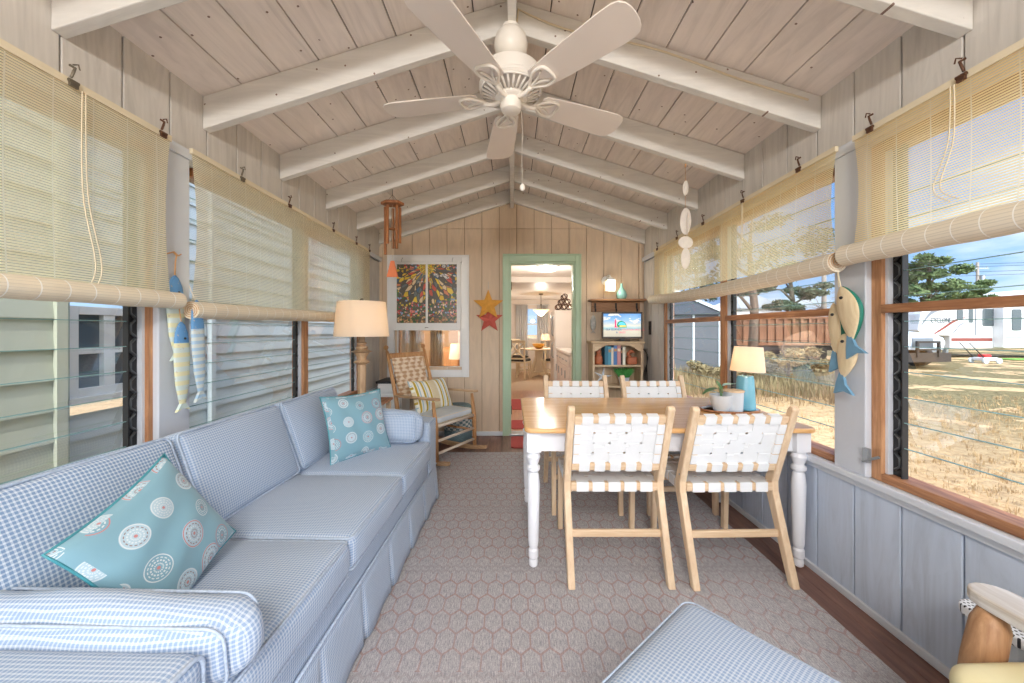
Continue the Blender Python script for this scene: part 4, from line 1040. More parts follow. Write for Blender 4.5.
# ------------------------------------------------------------------ ceiling fan
FX, FY, FZ = -.005, 1.75, 2.315
fan = thing('ceiling_fan', 'white five-bladed ceiling fan hanging from the ridge beam', 'ceiling fan', (FX, FY, FZ))
zr = (RIDGE-.22) - FZ - .001
MB().lathe([(.0,.170),(.035,.172),(.058,.188),(.074,.215),(.079,.250),(.072,.285),(.055,.308),(.040,.316),(.040,zr),(0,zr)], 36).build('canopy', MAT['fan'], fan, smooth='auto')
MB().tube([(0,0,.13),(0,0,.18)], .03, 20).build('downrod', MAT['fan'], fan, smooth='auto')
mo = MB().lathe([(0,.150),(.055,.150),(.10,.142),(.135,.122),(.142,.10),(.142,.060),(.150,.052),(.150,.040),(.138,.030)], 48)
mo.build('motor_housing', MAT['fan'], fan, smooth='auto')
vn = MB().lathe([(.138,.030),(.06,.0),(.0,.0)], 48)
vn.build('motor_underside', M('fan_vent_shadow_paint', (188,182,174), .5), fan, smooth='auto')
rb = MB()
for i in range(30):
    a = 2*PI*i/30; R_ = Matrix.Rotation(a, 4, 'Z'); rb.tube([R_ @ Vector((.066,0,-.001)), R_ @ Vector((.136,0,.026))], .0055, 6)
rb.lathe([(.132,.030),(.140,.020),(.146,.030)], 48).lathe([(.050,-.012),(.072,-.010),(.076,.002),(.060,.006)], 40)
rb.build('vent_ribs', MAT['fan'], fan, smooth=True)
MB().lathe([(0,-.070),(.030,-.068),(.045,-.060),(.050,-.042),(.050,-.015),(.058,-.010),(.058,.002),(0,.002)], 36).build('switch_housing', MAT['fan'], fan, smooth='auto')
zb = .004
for k in range(5):
    a = math.radians(25 + 72*k); R_ = Matrix.Rotation(a, 4, 'Z'); P = R_ @ Matrix.Rotation(math.radians(-9), 4, 'X')
    poly = [(.155,-.045),(.17,-.060),(.30,-.072),(.54,-.084),(.585,-.083),(.61,-.074),(.626,-.055),(.634,-.03),(.636,0),(.634,.03),(.626,.055),(.61,.074),(.585,.083),(.54,.084),(.30,.072),(.17,.060),(.155,.045)]
    bb = MB().prism(poly, .006, P, z0=zb).build('fan_blade', MAT['blade'], fan, bevel=.0015)
    iron = MB()
    iron.tube([R_ @ Vector(p) for p in curve([(.048,0,-.012),(.09,0,-.020),(.13,0,-.012)], 5)], .011, 8)
    for s in (-1, 1):
        iron.tube([P @ Vector(p) for p in curve([(.12,0,zb-.010),(.15,s*.022,zb-.008),(.19,s*.045,zb-.006),(.235,s*.040,zb-.006),(.245,s*.0,zb-.006)], 6)], .0075, 8)
        iron.tube([P @ Vector(p) for p in curve([(.13,0,zb-.010),(.18,s*.010,zb-.007),(.215,s*.030,zb-.006)], 5)], .0055, 8)
    iron.build('blade_iron', MAT['fan'], fan, smooth=True)
pc = MB().tube(curve([(0.05,.01,-.055),(.054,.012,-.15),(.052,.012,-.27),(.054,.013,-.40)]), .0008, 5); pc.sphere((.054,.013,-.415), .013, 8, 1, 1, 1.4)
MB().tube([(0.03,.03,-.08),(.03,.03,-.15)], .001, 4); pc.build('pull_chain', MAT['fan'], fan, smooth=True)
wire = []
for i in range(30):
    u = i/29; x = .03 + (W-.10)*u
    wire.append((x, 1.85-.005, slope_z(x)-.045-.03*math.sin(u*9)*(1-u)))
wire = [(0.0, 1.80, 2.62), (.02, 1.83, 2.68)] + wire
tag(MB().tube(wire, .0045, 6).build('electric_cord', MAT['cord'], smooth=True), 'cream electric cord stapled along the rafter from the fan to the right wall', 'cord')

# ------------------------------------------------------------------ hanging things
MAT['chime'] = wood('bamboo_brown', (186, 126, 80), (120, 72, 40), 'z')
YC = 3.09; xc = PX(392.5, YC); ztop = PZ(205, YC)
wc = thing('wind_chime', 'brown bamboo wind chime with long tubes hanging from a rafter on the left', 'wind chime', (xc, YC, ztop))
hexp = [(.095*math.cos(PI/3*i+.2), .075*math.sin(PI/3*i+.2)) for i in range(6)]
MB().prism(hexp, .022).build('top_plate', MAT['chime'], wc, bevel=.003)
zrf = slope_z(xc)-.165*1 - ztop
MB().tube([(-.05,0,.022),(0,0,.085)], .0015, 4).tube([(.05,0,.022),(0,0,.085)], .0015, 4).tube([(0,.03,.022),(0,0,.085)], .0015, 4).tube([(0,0,.085),(0,0,max(.10, zrf))], .0025, 5).build('hanging_string', MAT['black'], wc)
for i, L in enumerate((.30, .34, .40, .32, .36)):
    a = PI*2*i/5 + .5; x, y = .062*math.cos(a), .05*math.sin(a)
    MB().lathe([(.012,-.012-L),(.0125,-.015),(.009,-.015),(.009,-.01-L)], 10, Matrix.Translation((x,y,0))).tube([(x,y,-.03),(x,y,0)], .001, 4).build('chime_tube', MAT['chime'], wc, smooth='auto')
MB().lathe([(0,-.205),(.028,-.205),(.028,-.195),(0,-.195)], 16).build('clapper', MAT['chime'], wc)
zc0 = PZ(261, YC)-ztop; zc1 = PZ(277, YC)-ztop
MB().tube([(0,0,0),(0,0,zc0)], .001, 4).build('clapper_string', MAT['cord'], wc)
MB().add([(-.014,-.008,zc0),(.014,-.008,zc0),(.014,.008,zc0),(-.014,.008,zc0),(-.046,-.010,zc1),(.046,-.010,zc1),(.046,.010,zc1),(-.046,.010,zc1)], [(0,1,2,3),(7,6,5,4),(0,4,5,1),(1,5,6,2),(2,6,7,3),(3,7,4,0)]).build('wind_catcher', M('orange_wood', (212,120,76), .5, var=.1, scale=20), wc)
YM = 2.50; xm = PX(684.5, YM); zm0 = PZ(168, YM)
sm = thing('shell_mobile', 'string of white shells hanging from a rafter on the right', 'mobile', (xm, YM-.012, zm0))
MAT['shellw'] = M('white_capiz', (234, 228, 220), .5, var=.08, scale=40)
MB().tube([(0,0,slope_z(xm)-.165-zm0+.004),(0,0,PZ(268, YM)-zm0)], .0014, 4).tube([(0,0,0),(0,-.002,.02)], .006, 8).build('string', MAT['rope'], sm)
for py, w_, h_, rz in ((189, .020, .050, 0), (222, .040, .090, .1), (225, .035, .085, 1.2), (243, .050, .042, 0), (259, .036, .070, .2)):
    MB().sphere((0,0,0), 1, 10, w_, .006, h_).build('shell', MAT['shellw'], sm, smooth=True, loc=(.0 if rz != 1.2 else .012, -.004, PZ(py, YM)-zm0), rot=(0, .05, rz))

def fish_mat(name, stops, stripes=None):
    t = NT(name); s = t.sep(t.coord('Object')); f = t.math('ADD', t.math('MULTIPLY', s[2], 1), .5)
    r = t.ramp(f, *stops); r.node.color_ramp.interpolation = 'CONSTANT'; c = r
    if stripes:
        k = t.math('MULTIPLY', t.math('GREATER_THAN', t.math('SINE', t.math('MULTIPLY', s[2], stripes[1])), .1), t.math('LESS_THAN', f, stripes[2])); c = t.mix(k, c, lin(stripes[0]))
    c = t.mix(t.math('MULTIPLY', t.math('GREATER_THAN', t.noise(t.coord('Object'), 70, 3), .66), .6), c, lin((200,184,160)))
    t.base(c, .6, 0, .3); return t.m
def long_fish(x, y, z, L, r, label, m, lean, eye=True):
    t = thing('wooden_fish', label, 'fish decoration', (x, y, z), group=None); t.rotation_euler = (math.radians(lean), 0, 0)
    pr = [(.004,L/2),(.016,L/2-.012),(.030,L/2-.05),(.036,L/2-.11),(.038,L*.1),(.032,-L*.2),(.016,-L*.40),(.010,-L*.43)]
    body = MB().lathe([(a*r/.038, b) for a, b in pr[::-1]], 20, sx=.35).build('fish_body', m, t, smooth=True)
    tail = [(-.010,-L*.41),(-.034,-L/2),(-.012,-L*.475),(.0,-L*.468),(.012,-L*.475),(.034,-L/2),(.010,-L*.41)]
    MB().prism([(a, b) for a, b in tail], .012, Matrix(((0,0,1,0),(1,0,0,0),(0,1,0,0),(0,0,0,1))), z0=-.006).build('tail', m, t)
    MB().sphere((.012,.004,L/2-.075), .0055, 6).sphere((.0,-.012,L/2-.075), .0, 4).build('eye', MAT['black'], t)
    return t
xf = -W+.05
xf = -W+.037
fish_m1 = fish_mat('fish_blue_cream', [(0,(206,220,214)),(.605,(98,150,198))], ((222,220,180), 150, .605))
fish_m2 = fish_mat('fish_blue_white', [(0,(208,216,214)),(.60,(98,150,198))], ((168,200,222), 200, .60))
fa = long_fish(xf, 1.665, PZ(318, 1.65), .38, .044, 'wooden fish with blue head hanging highest on the left post', fish_m1, 2)
fc = long_fish(xf+.026, 1.665, PZ(367, 1.64), .40, .040, 'wooden fish with blue head and pale body hanging lowest on the left post', fish_m1, 1)
fb = long_fish(xf+.05, 1.725, PZ(351, 1.70), .47, .036, 'slim striped wooden fish with blue head, nearest the left blind roll end', fish_m2, 3)
MB().tube([(0,0,.20),(-.01,0,.27)], .002, 5).build('twine_loop', MAT['rope'], fc)
MB().tube(curve([(0,0,.19),(.0,.005,.25),(-.0,.01,.28),(-.01,.0,.295)]), .003, 5).tube([(-.01,-.03,.28),(0,0,.295),(-.0,.02,.28),(.0,.035,.29)], .003, 5).build('twine_loop', MAT['rope'], fa)
MB().tube(curve([(0,0,.23),(-.02,-.0,.27),(-.03,-.0,.30)]), .002, 5).build('twine_loop', MAT['cord'], fb)
# three plump fish on the right post
MAT['pineR'] = wood('pale_carved_pine', (236, 222, 190), (208, 186, 146), 'z')
MAT['deepg'] = M('deep_green_paint', (26, 116, 98), .5, var=.1, scale=20)
MAT['bluet'] = M('slate_blue_paint', (112, 158, 188), .5, var=.08, scale=20)
def plump(x, y, z, L, r, lean, label, bo=-.005, bend=.02, back=True):
    t = thing('wooden_fish', label, 'fish decoration', (x, y, z)); t.rotation_euler = (math.radians(lean), 0, 0)
    def prof(n=18, k=1.0, off=0):
        mb = MB(); pts = []; rr = []
        for i in range(n+1):
            u = i/n; zz = L/2 - L*u; pts.append(Vector((0, off - bend*math.sin(PI*u), zz))); rr.append(max(.003, k*r*math.sin(PI*u**.85)**.8))
        vs = []; fs = []; m = 16
        for p, q in zip(pts, rr):
            for a in range(m):
                an = 2*PI*a/m; vs.append((p.x + q*.40*math.cos(an), p.y + q*math.sin(an), p.z))
        for i in range(n):
            for a in range(m): fs.append((i*m+a, i*m+(a+1)%m, (i+1)*m+(a+1)%m, (i+1)*m+a))
        return mb.add(vs, fs)
    prof().build('fish_body', MAT['pineR'], t, smooth=True)
    if back: prof(18, .98, bo).build('painted_back', MAT['deepg'], t, smooth=True, loc=(.004, 0, 0))
    tl_ = [(-.008,-L/2+.03),(-.02,-L/2-.02),(-.062,-L/2-.06),(-.012,-L/2-.050),(.035,-L/2-.070),(.025,-L/2-.02),(.010,-L/2+.03)]
    MB().prism(tl_, .012, Matrix(((0,0,1,0),(1,0,0,0),(0,1,0,0),(0,0,0,1))), z0=-.006).build('tail', MAT['bluet'], t)
    MB().sphere((-r*.37, -bend*.6, L*.28), .007, 6).build('eye', MAT['black'], t, smooth=True)
    return t
xr = W-.05
p1 = plump(xr-.025, 1.632, PZ(314, 1.64), .25, .053, -12, 'plump pale wooden fish on the right post, topmost and frontmost of the three')
p2 = plump(xr-.004, 1.715, PZ(330, 1.715), .25, .046, -3, 'narrow wooden fish with dark green back, left of the three on the right post', -.026)
p3 = plump(xr-.008, 1.665, PZ(355, 1.665), .22, .048, 3, 'pale wooden fish hanging lowest of the three on the right post', back=False)
MB().tube(curve([(0,0,.125),(.0,.0,.19),(.02,.005,.25)]), .003, 5).tube([(-.002,.008,.125),(.01,.01,.23)], .002, 5).build('twine_loop', MAT['cord'], p1)

# ------------------------------------------------------------------ foreground: ottoman, log chair, perforated box
ot = thing('ottoman', 'low footstool covered in pale blue checked fabric in the foreground', 'ottoman', (.508, .745, 0), math.radians(-50))
# local x and y along the two visible edges
cushion(.54, .46, .13, .05, .006, .006, .030).build('seat', MAT['checkl'], ot, smooth=True, loc=(0, 0, .385))
cushion(.52, .44, .20, .02).build('base', MAT['checkl'], ot, smooth=True, loc=(0, 0, .22))
piping(.54, .46, .13, .05, .0025).build('piping', MAT['pipe'], ot, smooth=True, loc=(0,0,.385))
for sx in (-1,1):
    for sy in (-1,1): MB().lathe([(.014,0),(.022,.12)], 14).build('leg', MAT['rawy'], ot, smooth='auto', loc=(sx*.19, sy*.16, .009))
lg = thing('log_armchair', 'rustic log armchair with whitewashed arm board at the lower right corner', 'chair', (1.28, .60, 0))
MAT['log'] = wood('peeled_log', (206, 168, 128), (128, 88, 58), 'z', scale=.7)
MAT['arm'] = wood('whitewashed_board', (226, 224, 220), (170, 156, 138), 'y', scale=.8)
MAT['butter'] = M('butter_yellow_fabric', (232, 222, 178), .8, var=.06, scale=5)
armp = []
for i in range(9): a = PI*i/8; armp.append((.05*math.cos(a), .235+.05*math.sin(a)))
armp += [(-.05,-.30),(.05,-.30)]
for sg in (-1, 1):
    if sg > 0: continue
    MB().prism(armp, .030).build('arm', MAT['arm'], lg, loc=(-.095, .070, .548), bevel=.006)
MB().prism(armp, .030).build('arm', MAT['arm'], lg, loc=(.20, 0.03, .548), bevel=.006)
for sg, x in ((-1,-.118),(1,.20)):
    MB().tube([(x-.055,.30,.009),(x-.045,.30,.30),(x-.025,.30,.42),(x-.005,.30,.51),(x+.0,.30,.547)], [.034,.035,.036,.034,.022], 16).build('front_post', MAT['log'], lg, smooth=True)
    MB().tube([(x,-.27,.009),(x,-.29,.85)], .045, 14).build('back_post', MAT['log'], lg, smooth=True)
MB().tube([(-.19,.30,.30),(.18,.30,.30)], .032, 12).tube([(-.16,-.27,.32),(.18,-.27,.32)], .035, 12).tube([(-.15,-.29,.80),(.18,-.29,.80)], .035, 12).tube([(-.18,.30,.28),(-.13,-.27,.28)], .03, 12).tube([(.18,.30,.28),(.19,-.27,.28)], .03, 12).build('seat_frame', MAT['log'], lg, smooth=True)
cushion(.44, .50, .10, .045, .01, .012, .02).build('seat_cushion', MAT['butter'], lg, smooth=True, loc=(-.085, .003, .432))
pf = thing('perforated_box', 'white plastic box with perforated lid against the wall behind the log chair', 'storage box', (1.438, 1.055, 0))
def perf_mat():
    t = NT('perforated_white_plastic'); u = t.sep(t.coord('Object', scale=(85,85,85)))
    fx = t.math('SUBTRACT', t.math('FRACT', u[0]), .5); fy = t.math('SUBTRACT', t.math('FRACT', u[1]), .5)
    d = t.math('ADD', t.math('MULTIPLY', fx, fx), t.math('MULTIPLY', fy, fy)); k = t.math('LESS_THAN', d, .07)
    s = t.sep(t.coord('Object')); inn = t.math('MULTIPLY', t.math('LESS_THAN', t.math('ABSOLUTE', s[0]), .10), t.math('LESS_THAN', t.math('ABSOLUTE', s[1]), .085))
    t.base(t.mix(t.math('MULTIPLY', k, inn), lin((236,238,240)), lin((40,40,44))), .4); return t.m
MB().prism(rrect(.082, .075, .03), .37, z0=.001).build('body', M('pale_grey_plastic', (196,206,214), .4, var=.03), pf, bevel=.006)
MB().prism(rrect(.092, .085, .035), .030, z0=.372).build('lid', perf_mat(), pf, bevel=.006)
# ------------------------------------------------------------------ house interior beyond the door (kitchen and dining nook)
KY0, KY1, KZ = YB+.12, 12.0, 2.22
KX0, KX1 = -.9, 1.55
struct('wall_kitchen_far', MB().box(KX0, KY1, 0, .44, KY1+.1, KZ).box(.85, KY1, 0, KX1, KY1+.1, KZ).box(.44, KY1, 0, .85, KY1+.1, .95).box(.44, KY1, 1.95, .85, KY1+.1, KZ), MAT['kwall'])
struct('wall_kitchen_left', MB().box(-.16, KY0, 0, -.06, 7.0, KZ+.1).box(KX0-.1, 6.9, 0, KX0, KY1, KZ).box(KX0, 6.9, 0, -.06, 7.0, KZ), MAT['kwall'])
struct('wall_kitchen_right', MB().box(KX1, KY0, 0, KX1+.1, KY1, KZ+.1), MAT['kwall'])
struct('wall_kitchen_front', MB().box(-.16, KY0, 2.06, KX1, KY0+.02, KZ+.1).box(.76, KY0, 0, KX1, KY0+.02, 2.06), MAT['kwall'])
struct('floor_kitchen', MB().box(-.16, KY0-.0, -.02, KX1, 7.6, 0).box(KX0, 7.0, -.02, -.16, 7.6, 0), wood('kitchen_floor_wood', (196,150,116), (160,112,84), 'y', rough=.3))
struct('floor_dining', MB().box(KX0, 7.6, -.02, KX1, KY1, .0), M('beige_carpet', (206,184,160), .95, var=.06, scale=30))
struct('ceiling_kitchen', MB().box(KX0, KY0, KZ, KX1, KY1, KZ+.08).box(-.06, 6.9, KZ-.10, KX1, 7.0, KZ), MAT['kwhite'])
wn = MB().box(.44, KY1-.01, .95, .47, KY1+.06, 1.95).box(.82, KY1-.01, .95, .85, KY1+.06, 1.95).box(.47, KY1-.01, .95, .82, KY1+.06, .98).box(.47, KY1-.01, 1.92, .82, KY1+.06, 1.95).box(.47, KY1, 1.42, .82, KY1+.06, 1.46)
w8 = struct('window_8', wn, MAT['white']); MB().box(.47, KY1+.03, .98, .82, KY1+.035, 1.92).build('glass', MAT['pane'], w8)
MAT['sheer'] = shade_mat('sheer_curtain', (240,240,240), (245,245,245), .5)
for xa, xb, lb in ((.12, .50, 'left sheer white curtain at the far dining window'), (.80, 1.15, 'right sheer white curtain at the far dining window')):
    c = MB().grid(lambda u, v, xa=xa, xb=xb: (xa+(xb-xa)*u, .03*math.sin(u*32), .25+1.8*v), 60, 2).build('curtain', MAT['sheer'], smooth=True, loc=(0, KY1-.10, 0), solid=.004)
    tag(c, lb, 'curtain')
tag(MB().tube([(.05,KY1-.10,2.06),(1.22,KY1-.10,2.06)], .01, 8).build('curtain_rod', MAT['white'], smooth=True), 'thin curtain rod over the far dining window', 'curtain rod')
# pendant
pd = thing('pendant_lamp', 'pendant lamp with a glowing glass bowl over the far dining table', 'pendant lamp', (.78, 10.0, KZ))
MB().lathe([(0,-.03),(.05,-.03),(.06,-.0)], 16).tube([(0,0,-.03),(0,0,-.44)], .008, 8).sphere((0,0,-.30), .02, 8).build('rod', MAT['bronze'], pd, smooth=True)
MB().lathe([(0,-.60),(.05,-.585),(.12,-.53),(.20,-.45),(.22,-.43),(.21,-.43),(.11,-.515),(0,-.57)], 28).build('glass_bowl', M('amber_glass', (255,226,180), .3, emit=(255,214,150), es=1.6), pd, smooth=True)
lamp_light('pendant_light', (0,0,-.62), 50, .08, (1,.92,.82), parent=pd)
cl = thing('ceiling_light', 'glowing flush ceiling light just inside the kitchen', 'ceiling light', (.55, 5.75, KZ))
MB().lathe([(0,-.085),(.10,-.075),(.155,-.045),(.17,-.012)], 28).build('diffuser', M('lit_opal_glass', (255,244,226), .3, emit=(255,240,214), es=3), cl, smooth=True)
MB().lathe([(.175,-.016),(.18,-.001),(0,-.001)], 28).build('rim', MAT['white'], cl, smooth='auto')
lamp_light('ceiling_light_glow', (0,0,-.25), 22, .12, (1,.94,.86), parent=cl)
# dining set
dt = thing('pedestal_table', 'cream pedestal dining table in the room beyond the door', 'table', (.72, 10.0, 0))
MB().lathe([(0,.72),(.50,.72),(.52,.735),(.51,.75),(0,.75)], 36).build('tabletop', MAT['cream'], dt, smooth='auto')
ped = MB().box(-.10,-.10,.10,.10,.10,.72)
for k_ in range(4):
    a = PI/4+PI/2*k_; ped.bar((0,0,.10), (.36*math.cos(a), .36*math.sin(a), .045), .07, .09); ped.bar((.05*math.cos(a),.05*math.sin(a),.62),(.28*math.cos(a),.28*math.sin(a),.10), .05,.05)
ped.build('pedestal', MAT['cream'], dt)
def xchair(label):
    t = thing('dining_chair', label, 'chair', group='cream dining chairs around the far table')
    for sx in (-1,1):
        MB().bar((sx*.2,-.2,.001),(sx*.2,-.24,.98), .035,.035).build('leg', MAT['cream'], t); MB().bar((sx*.2,.2,.001),(sx*.2,.2,.44), .035,.035).build('leg', MAT['cream'], t)
    MB().bar((-.2,-.238,.95),(.2,-.238,.95), .03,.07).bar((-.19,-.215,.55),(.19,-.232,.92), .02,.03).bar((.19,-.215,.55),(-.19,-.232,.92), .02,.03).bar((-.2,-.215,.53),(.2,-.215,.53), .025,.04).build('cross_back', MAT['cream'], t)
    MB().box(-.22,-.22,.42,.22,.22,.455).bar((-.2,.2,.2),(.2,.2,.2), .02,.03).build('seat', MAT['cream'], t, bevel=.005)
    cushion(.40,.40,.06,.025,0,0,.01).build('seat_pad', MAT['black'], t, smooth=True, loc=(0,0,.487)); return t
c1 = xchair('cream cross-back chair with black pad, in the far dining nook at the left'); c1.location = (.22, 9.45, 0); c1.rotation_euler = (0,0,math.radians(-25))
dup(c1, (1.13, 9.45, 0), math.radians(40), 'cream cross-back chair with black pad, at the right side of the far table')
dup(c1, (.20, 10.65, 0), math.radians(-140), 'cream cross-back chair on the window side of the far table')
bo = tag(MB().lathe([(0,.0),(.07,0),(.13,.06),(.17,.13),(.16,.13),(.12,.065),(0,.015)], 28).build('fruit_bowl', M('orange_glaze', (226,160,60), .3), smooth=True, loc=(.70, 9.8, .751)), 'orange bowl on the far dining table', 'bowl')
fl_ = thing('table_lamp', 'small lit lamp in the corner of the far dining nook', 'lamp', (1.02, 11.4, .0))
MB().lathe([(.16,0),(.16,.03),(.03,.05),(.03,.70),(.13,.72),(.13,.74),(.03,.75),(.04,.85),(.015,.95),(0,.95)], 20).build('lamp_base', MAT['cream'], fl_, smooth='auto'); shade_mb(.14,.11,.93,1.13).build('lamp_shade', MAT['shade'], fl_, smooth='auto')
lamp_light('corner_lamp_light', (0,0,1.02), 5, .03, parent=fl_)
# fridge, counter
fr = thing('refrigerator', 'white refrigerator with rounded edge beyond the doorway', 'refrigerator', (1.17, 7.4, 0))
MB().box(-.36,-.33,.02,.36,.33,1.62).build('body', MAT['kwhite'], fr, bevel=.03, bseg=3)
MB().box(-.375,-.345,1.06,-.362,.31,1.60).build('freezer_door', MAT['kwhite'], fr, bevel=.005); MB().box(-.375,-.345,.06,-.362,.31,1.04).build('door', MAT['kwhite'], fr, bevel=.005)
MB().tube([(-.38,-.28,1.12),(-.405,-.28,1.16),(-.405,-.28,1.46),(-.38,-.28,1.5)], .012, 8).tube([(-.38,-.28,.7),(-.405,-.28,.74),(-.405,-.28,.98),(-.38,-.28,1.0)], .012, 8).build('handle', MAT['grey'], fr, smooth=True)
ck = thing('kitchen_cabinet', 'low kitchen cabinet with pale counter and drawers before the refrigerator', 'cabinet', (1.18, 6.1, 0))
MB().box(-.34,-.75,.08,.36,.75,.87).box(-.30,-.74,.001,.35,.74,.08).build('body', MAT['kwhite'], ck, bevel=.004); MB().box(-.37,-.77,.87,.365,.77,.91).build('counter', MAT['kwhite'], ck, bevel=.006)
for i in range(4):
    y = -.74+.37*i; dw = MB().box(-.36,y+.01,.70,-.341,y+.36,.85).build('drawer', MAT['kwhite'], ck, bevel=.003); MB().tube([(-.375,y+.12,.775),(-.375,y+.25,.775)], .008, 6).build('handle', MAT['grey'], dw)
    dw = MB().box(-.36,y+.01,.10,-.341,y+.36,.68).build('door', MAT['kwhite'], ck, bevel=.003); MB().tube([(-.375,y+.30,.5),(-.375,y+.30,.62)], .008, 6).build('handle', MAT['grey'], dw)
rackm = M('dark_woven_wicker', (104, 76, 60), .7, var=.4, scale=40)
rk2 = thing('bottle_rack', 'pyramid wicker bottle rack on top of the refrigerator', 'rack', (1.02, 7.28, 1.63))
rr_ = MB()
for row, n in enumerate((3, 2, 1)):
    for i in range(n):
        x = (i-(n-1)/2)*.115; z = .057+row*.10; rr_.tube([(x+.048*math.cos(a*PI/8), -.1, z+.048*math.sin(a*PI/8)) for a in range(16)], .011, 6, closed=True); rr_.tube([(x+.048*math.cos(a*PI/8), .1, z+.048*math.sin(a*PI/8)) for a in range(16)], .011, 6, closed=True)
        for a in (0, 4, 8, 12): rr_.tube([(x+.048*math.cos(a*PI/8), -.1, z+.048*math.sin(a*PI/8)), (x+.048*math.cos(a*PI/8), .1, z+.048*math.sin(a*PI/8))], .008, 6)
rr_.build('rings', rackm, rk2, smooth=True)
tag(MB().prism(mat_poly(-.01, .45, 4.62, 5.05), .010, z0=.001).build('kitchen_mat', MAT['redmat']), 'red mat just inside the kitchen doorway', 'mat')
tag(MB().prism(mat_poly(-.01, .62, 5.75, 6.6), .010, z0=.001).build('kitchen_mat', MAT['redmat']), 'larger red mat further inside on the kitchen floor', 'mat')
# room seen through the house window
bp = M('warm_room_paint', (222,200,172), .7)
for nm_, b_ in (('wall_bedroom_far', (-1.75, 7.4, 0, -.95, 7.5, 2.4)), ('wall_bedroom_left', (-1.85, KY0, 0, -1.75, 7.5, 2.4)), ('wall_bedroom_right', (-.30, KY0, 0, -.2, 6.88, 2.4)), ('ceiling_bedroom', (-1.85, KY0, 2.4, -.2, 7.5, 2.5)), ('floor_bedroom', (-1.85, KY0, -.02, -.2, 7.5, -.001))): struct(nm_, MB().box(*b_), bp)
for xa, xb, lb in ((-1.42, -1.12, 'left beige curtain inside the house window'), (-1.02, -.86, 'narrow cream curtain inside the house window')):
    c = MB().grid(lambda u, v, xa=xa, xb=xb: (xa+(xb-xa)*u, .02*math.sin(u*26), .6+1.5*v), 50, 2).build('curtain', M('beige_curtain', (214,192,160), .8, var=.1), smooth=True, loc=(0, YB+.30, 0), solid=.004); tag(c, lb, 'curtain')
lp2 = thing('table_lamp', 'lit lamp seen through the lower pane of the house window', 'lamp', (-.80, 5.6, 0))
MB().lathe([(.15,0),(.15,.02),(.02,.04),(.02,.80),(0,.80)], 16).build('lamp_base', MAT['oak'], lp2, smooth='auto'); shade_mb(.15,.12,.80,1.03).build('lamp_shade', MAT['shade'], lp2, smooth='auto')
lamp_light('room_lamp_light', (-.35,-.3,1.5), 55, .04, parent=lp2)
so = thing('armchair', 'dark blue grey armchair seen through the house window', 'chair', (-1.10, 6.3, 0))
cushion(.7,.7,.42,.06).build('seat', M('slate_fabric', (90,104,124), .9), so, smooth=True, loc=(0,0,.212)); cushion(.7,.18,.5,.06).build('backrest', MAT['oak'], so, smooth=True, loc=(0,.26,.67))

# ------------------------------------------------------------------ outside left: the neighbouring house
NX = -3.15
MAT['siding'] = M('grey_blue_siding', (200, 213, 219), .6, var=.04, scale=3)
MAT['sidingc'] = M('cream_siding', (188, 192, 176), .6, var=.04, scale=3)
nh = thing('neighbour_house', 'neighbouring house with pale lap siding close outside the left windows', 'house', (NX, 3, -.5))
def siding(y0, y1, holes, x=0.0, pitch=.185):
    mb = MB(); z = 0
    while z < 4.0:
        segs = [(y0, y1)]
        for a, b, c, d in holes:
            if z+pitch > c and z < d:
                segs = [q for s in segs for q in ((s[0], min(s[1], a)), (max(s[0], b), s[1])) if q[1]-q[0] > .01]
        for a, b in segs: mb.add([(x,a,z),(x,b,z),(x-.022,b,z+pitch),(x-.022,a,z+pitch),(x-.03,a,z),(x-.03,b,z)], [(0,1,2,3),(0,4,5,1)])
        z += pitch
    return mb
WY0, WY1, WZ0, WZ1 = 2.60-3, 3.12-3, 1.24, 1.90
siding(-.41, 6.5, [(WY0, WY1, WZ0, WZ1)]).build('siding', MAT['siding'], nh)
siding(-4.5, -.55, [], .20, .20).build('cream_siding', MAT['sidingc'], nh)
MB().box(-.05,-.56,0,.20,-.54,4.0).build('wall_return', MAT['sidingc'], nh)
MAT['gpost'] = M('sage_grey_corner', (166, 178, 168), .6)
MB().box(-.04,-.54,0,.05,-.39,4.0).build('corner_board', MAT['gpost'], nh, bevel=.004)
MB().box(.19,-.60,0,.215,-.54,4.0).build('corner_trim', MAT['sidingc'], nh)
wnn = MB().box(-.03,WY0,WZ0,.03,WY0+.08,WZ1).box(-.03,WY1-.05,WZ0,.03,WY1,WZ1).box(-.03,WY0+.08,WZ0,.03,WY1-.05,WZ0+.06).box(-.03,WY0+.08,WZ1-.06,.03,WY1-.05,WZ1).box(-.02,WY0+.08,(WZ0+WZ1)/2-.02,.02,WY1-.05,(WZ0+WZ1)/2+.02)
wnn.box(-.02,WY0+.25,WZ0+.06,.025,WY0+.33,WZ1-.06).box(0,WY0-.03,WZ0-.05,.05,WY1+.03,WZ0)
wf = wnn.build('window', MAT['white'], nh, bevel=.003)
MB().box(-.03,WY0+.08,WZ0+.06,-.012,WY1-.05,WZ1-.06).build('pane', M('dark_window_glass', (84,98,108), .08, spec=.8), wf)
MB().box(.0,.84,0,.05,.90,4.0).build('downspout', MAT['siding'], nh, bevel=.005)
MB().box(-.6,-4.6,3.95,.15,3.8,4.1).build('eave', MAT['white'], nh)

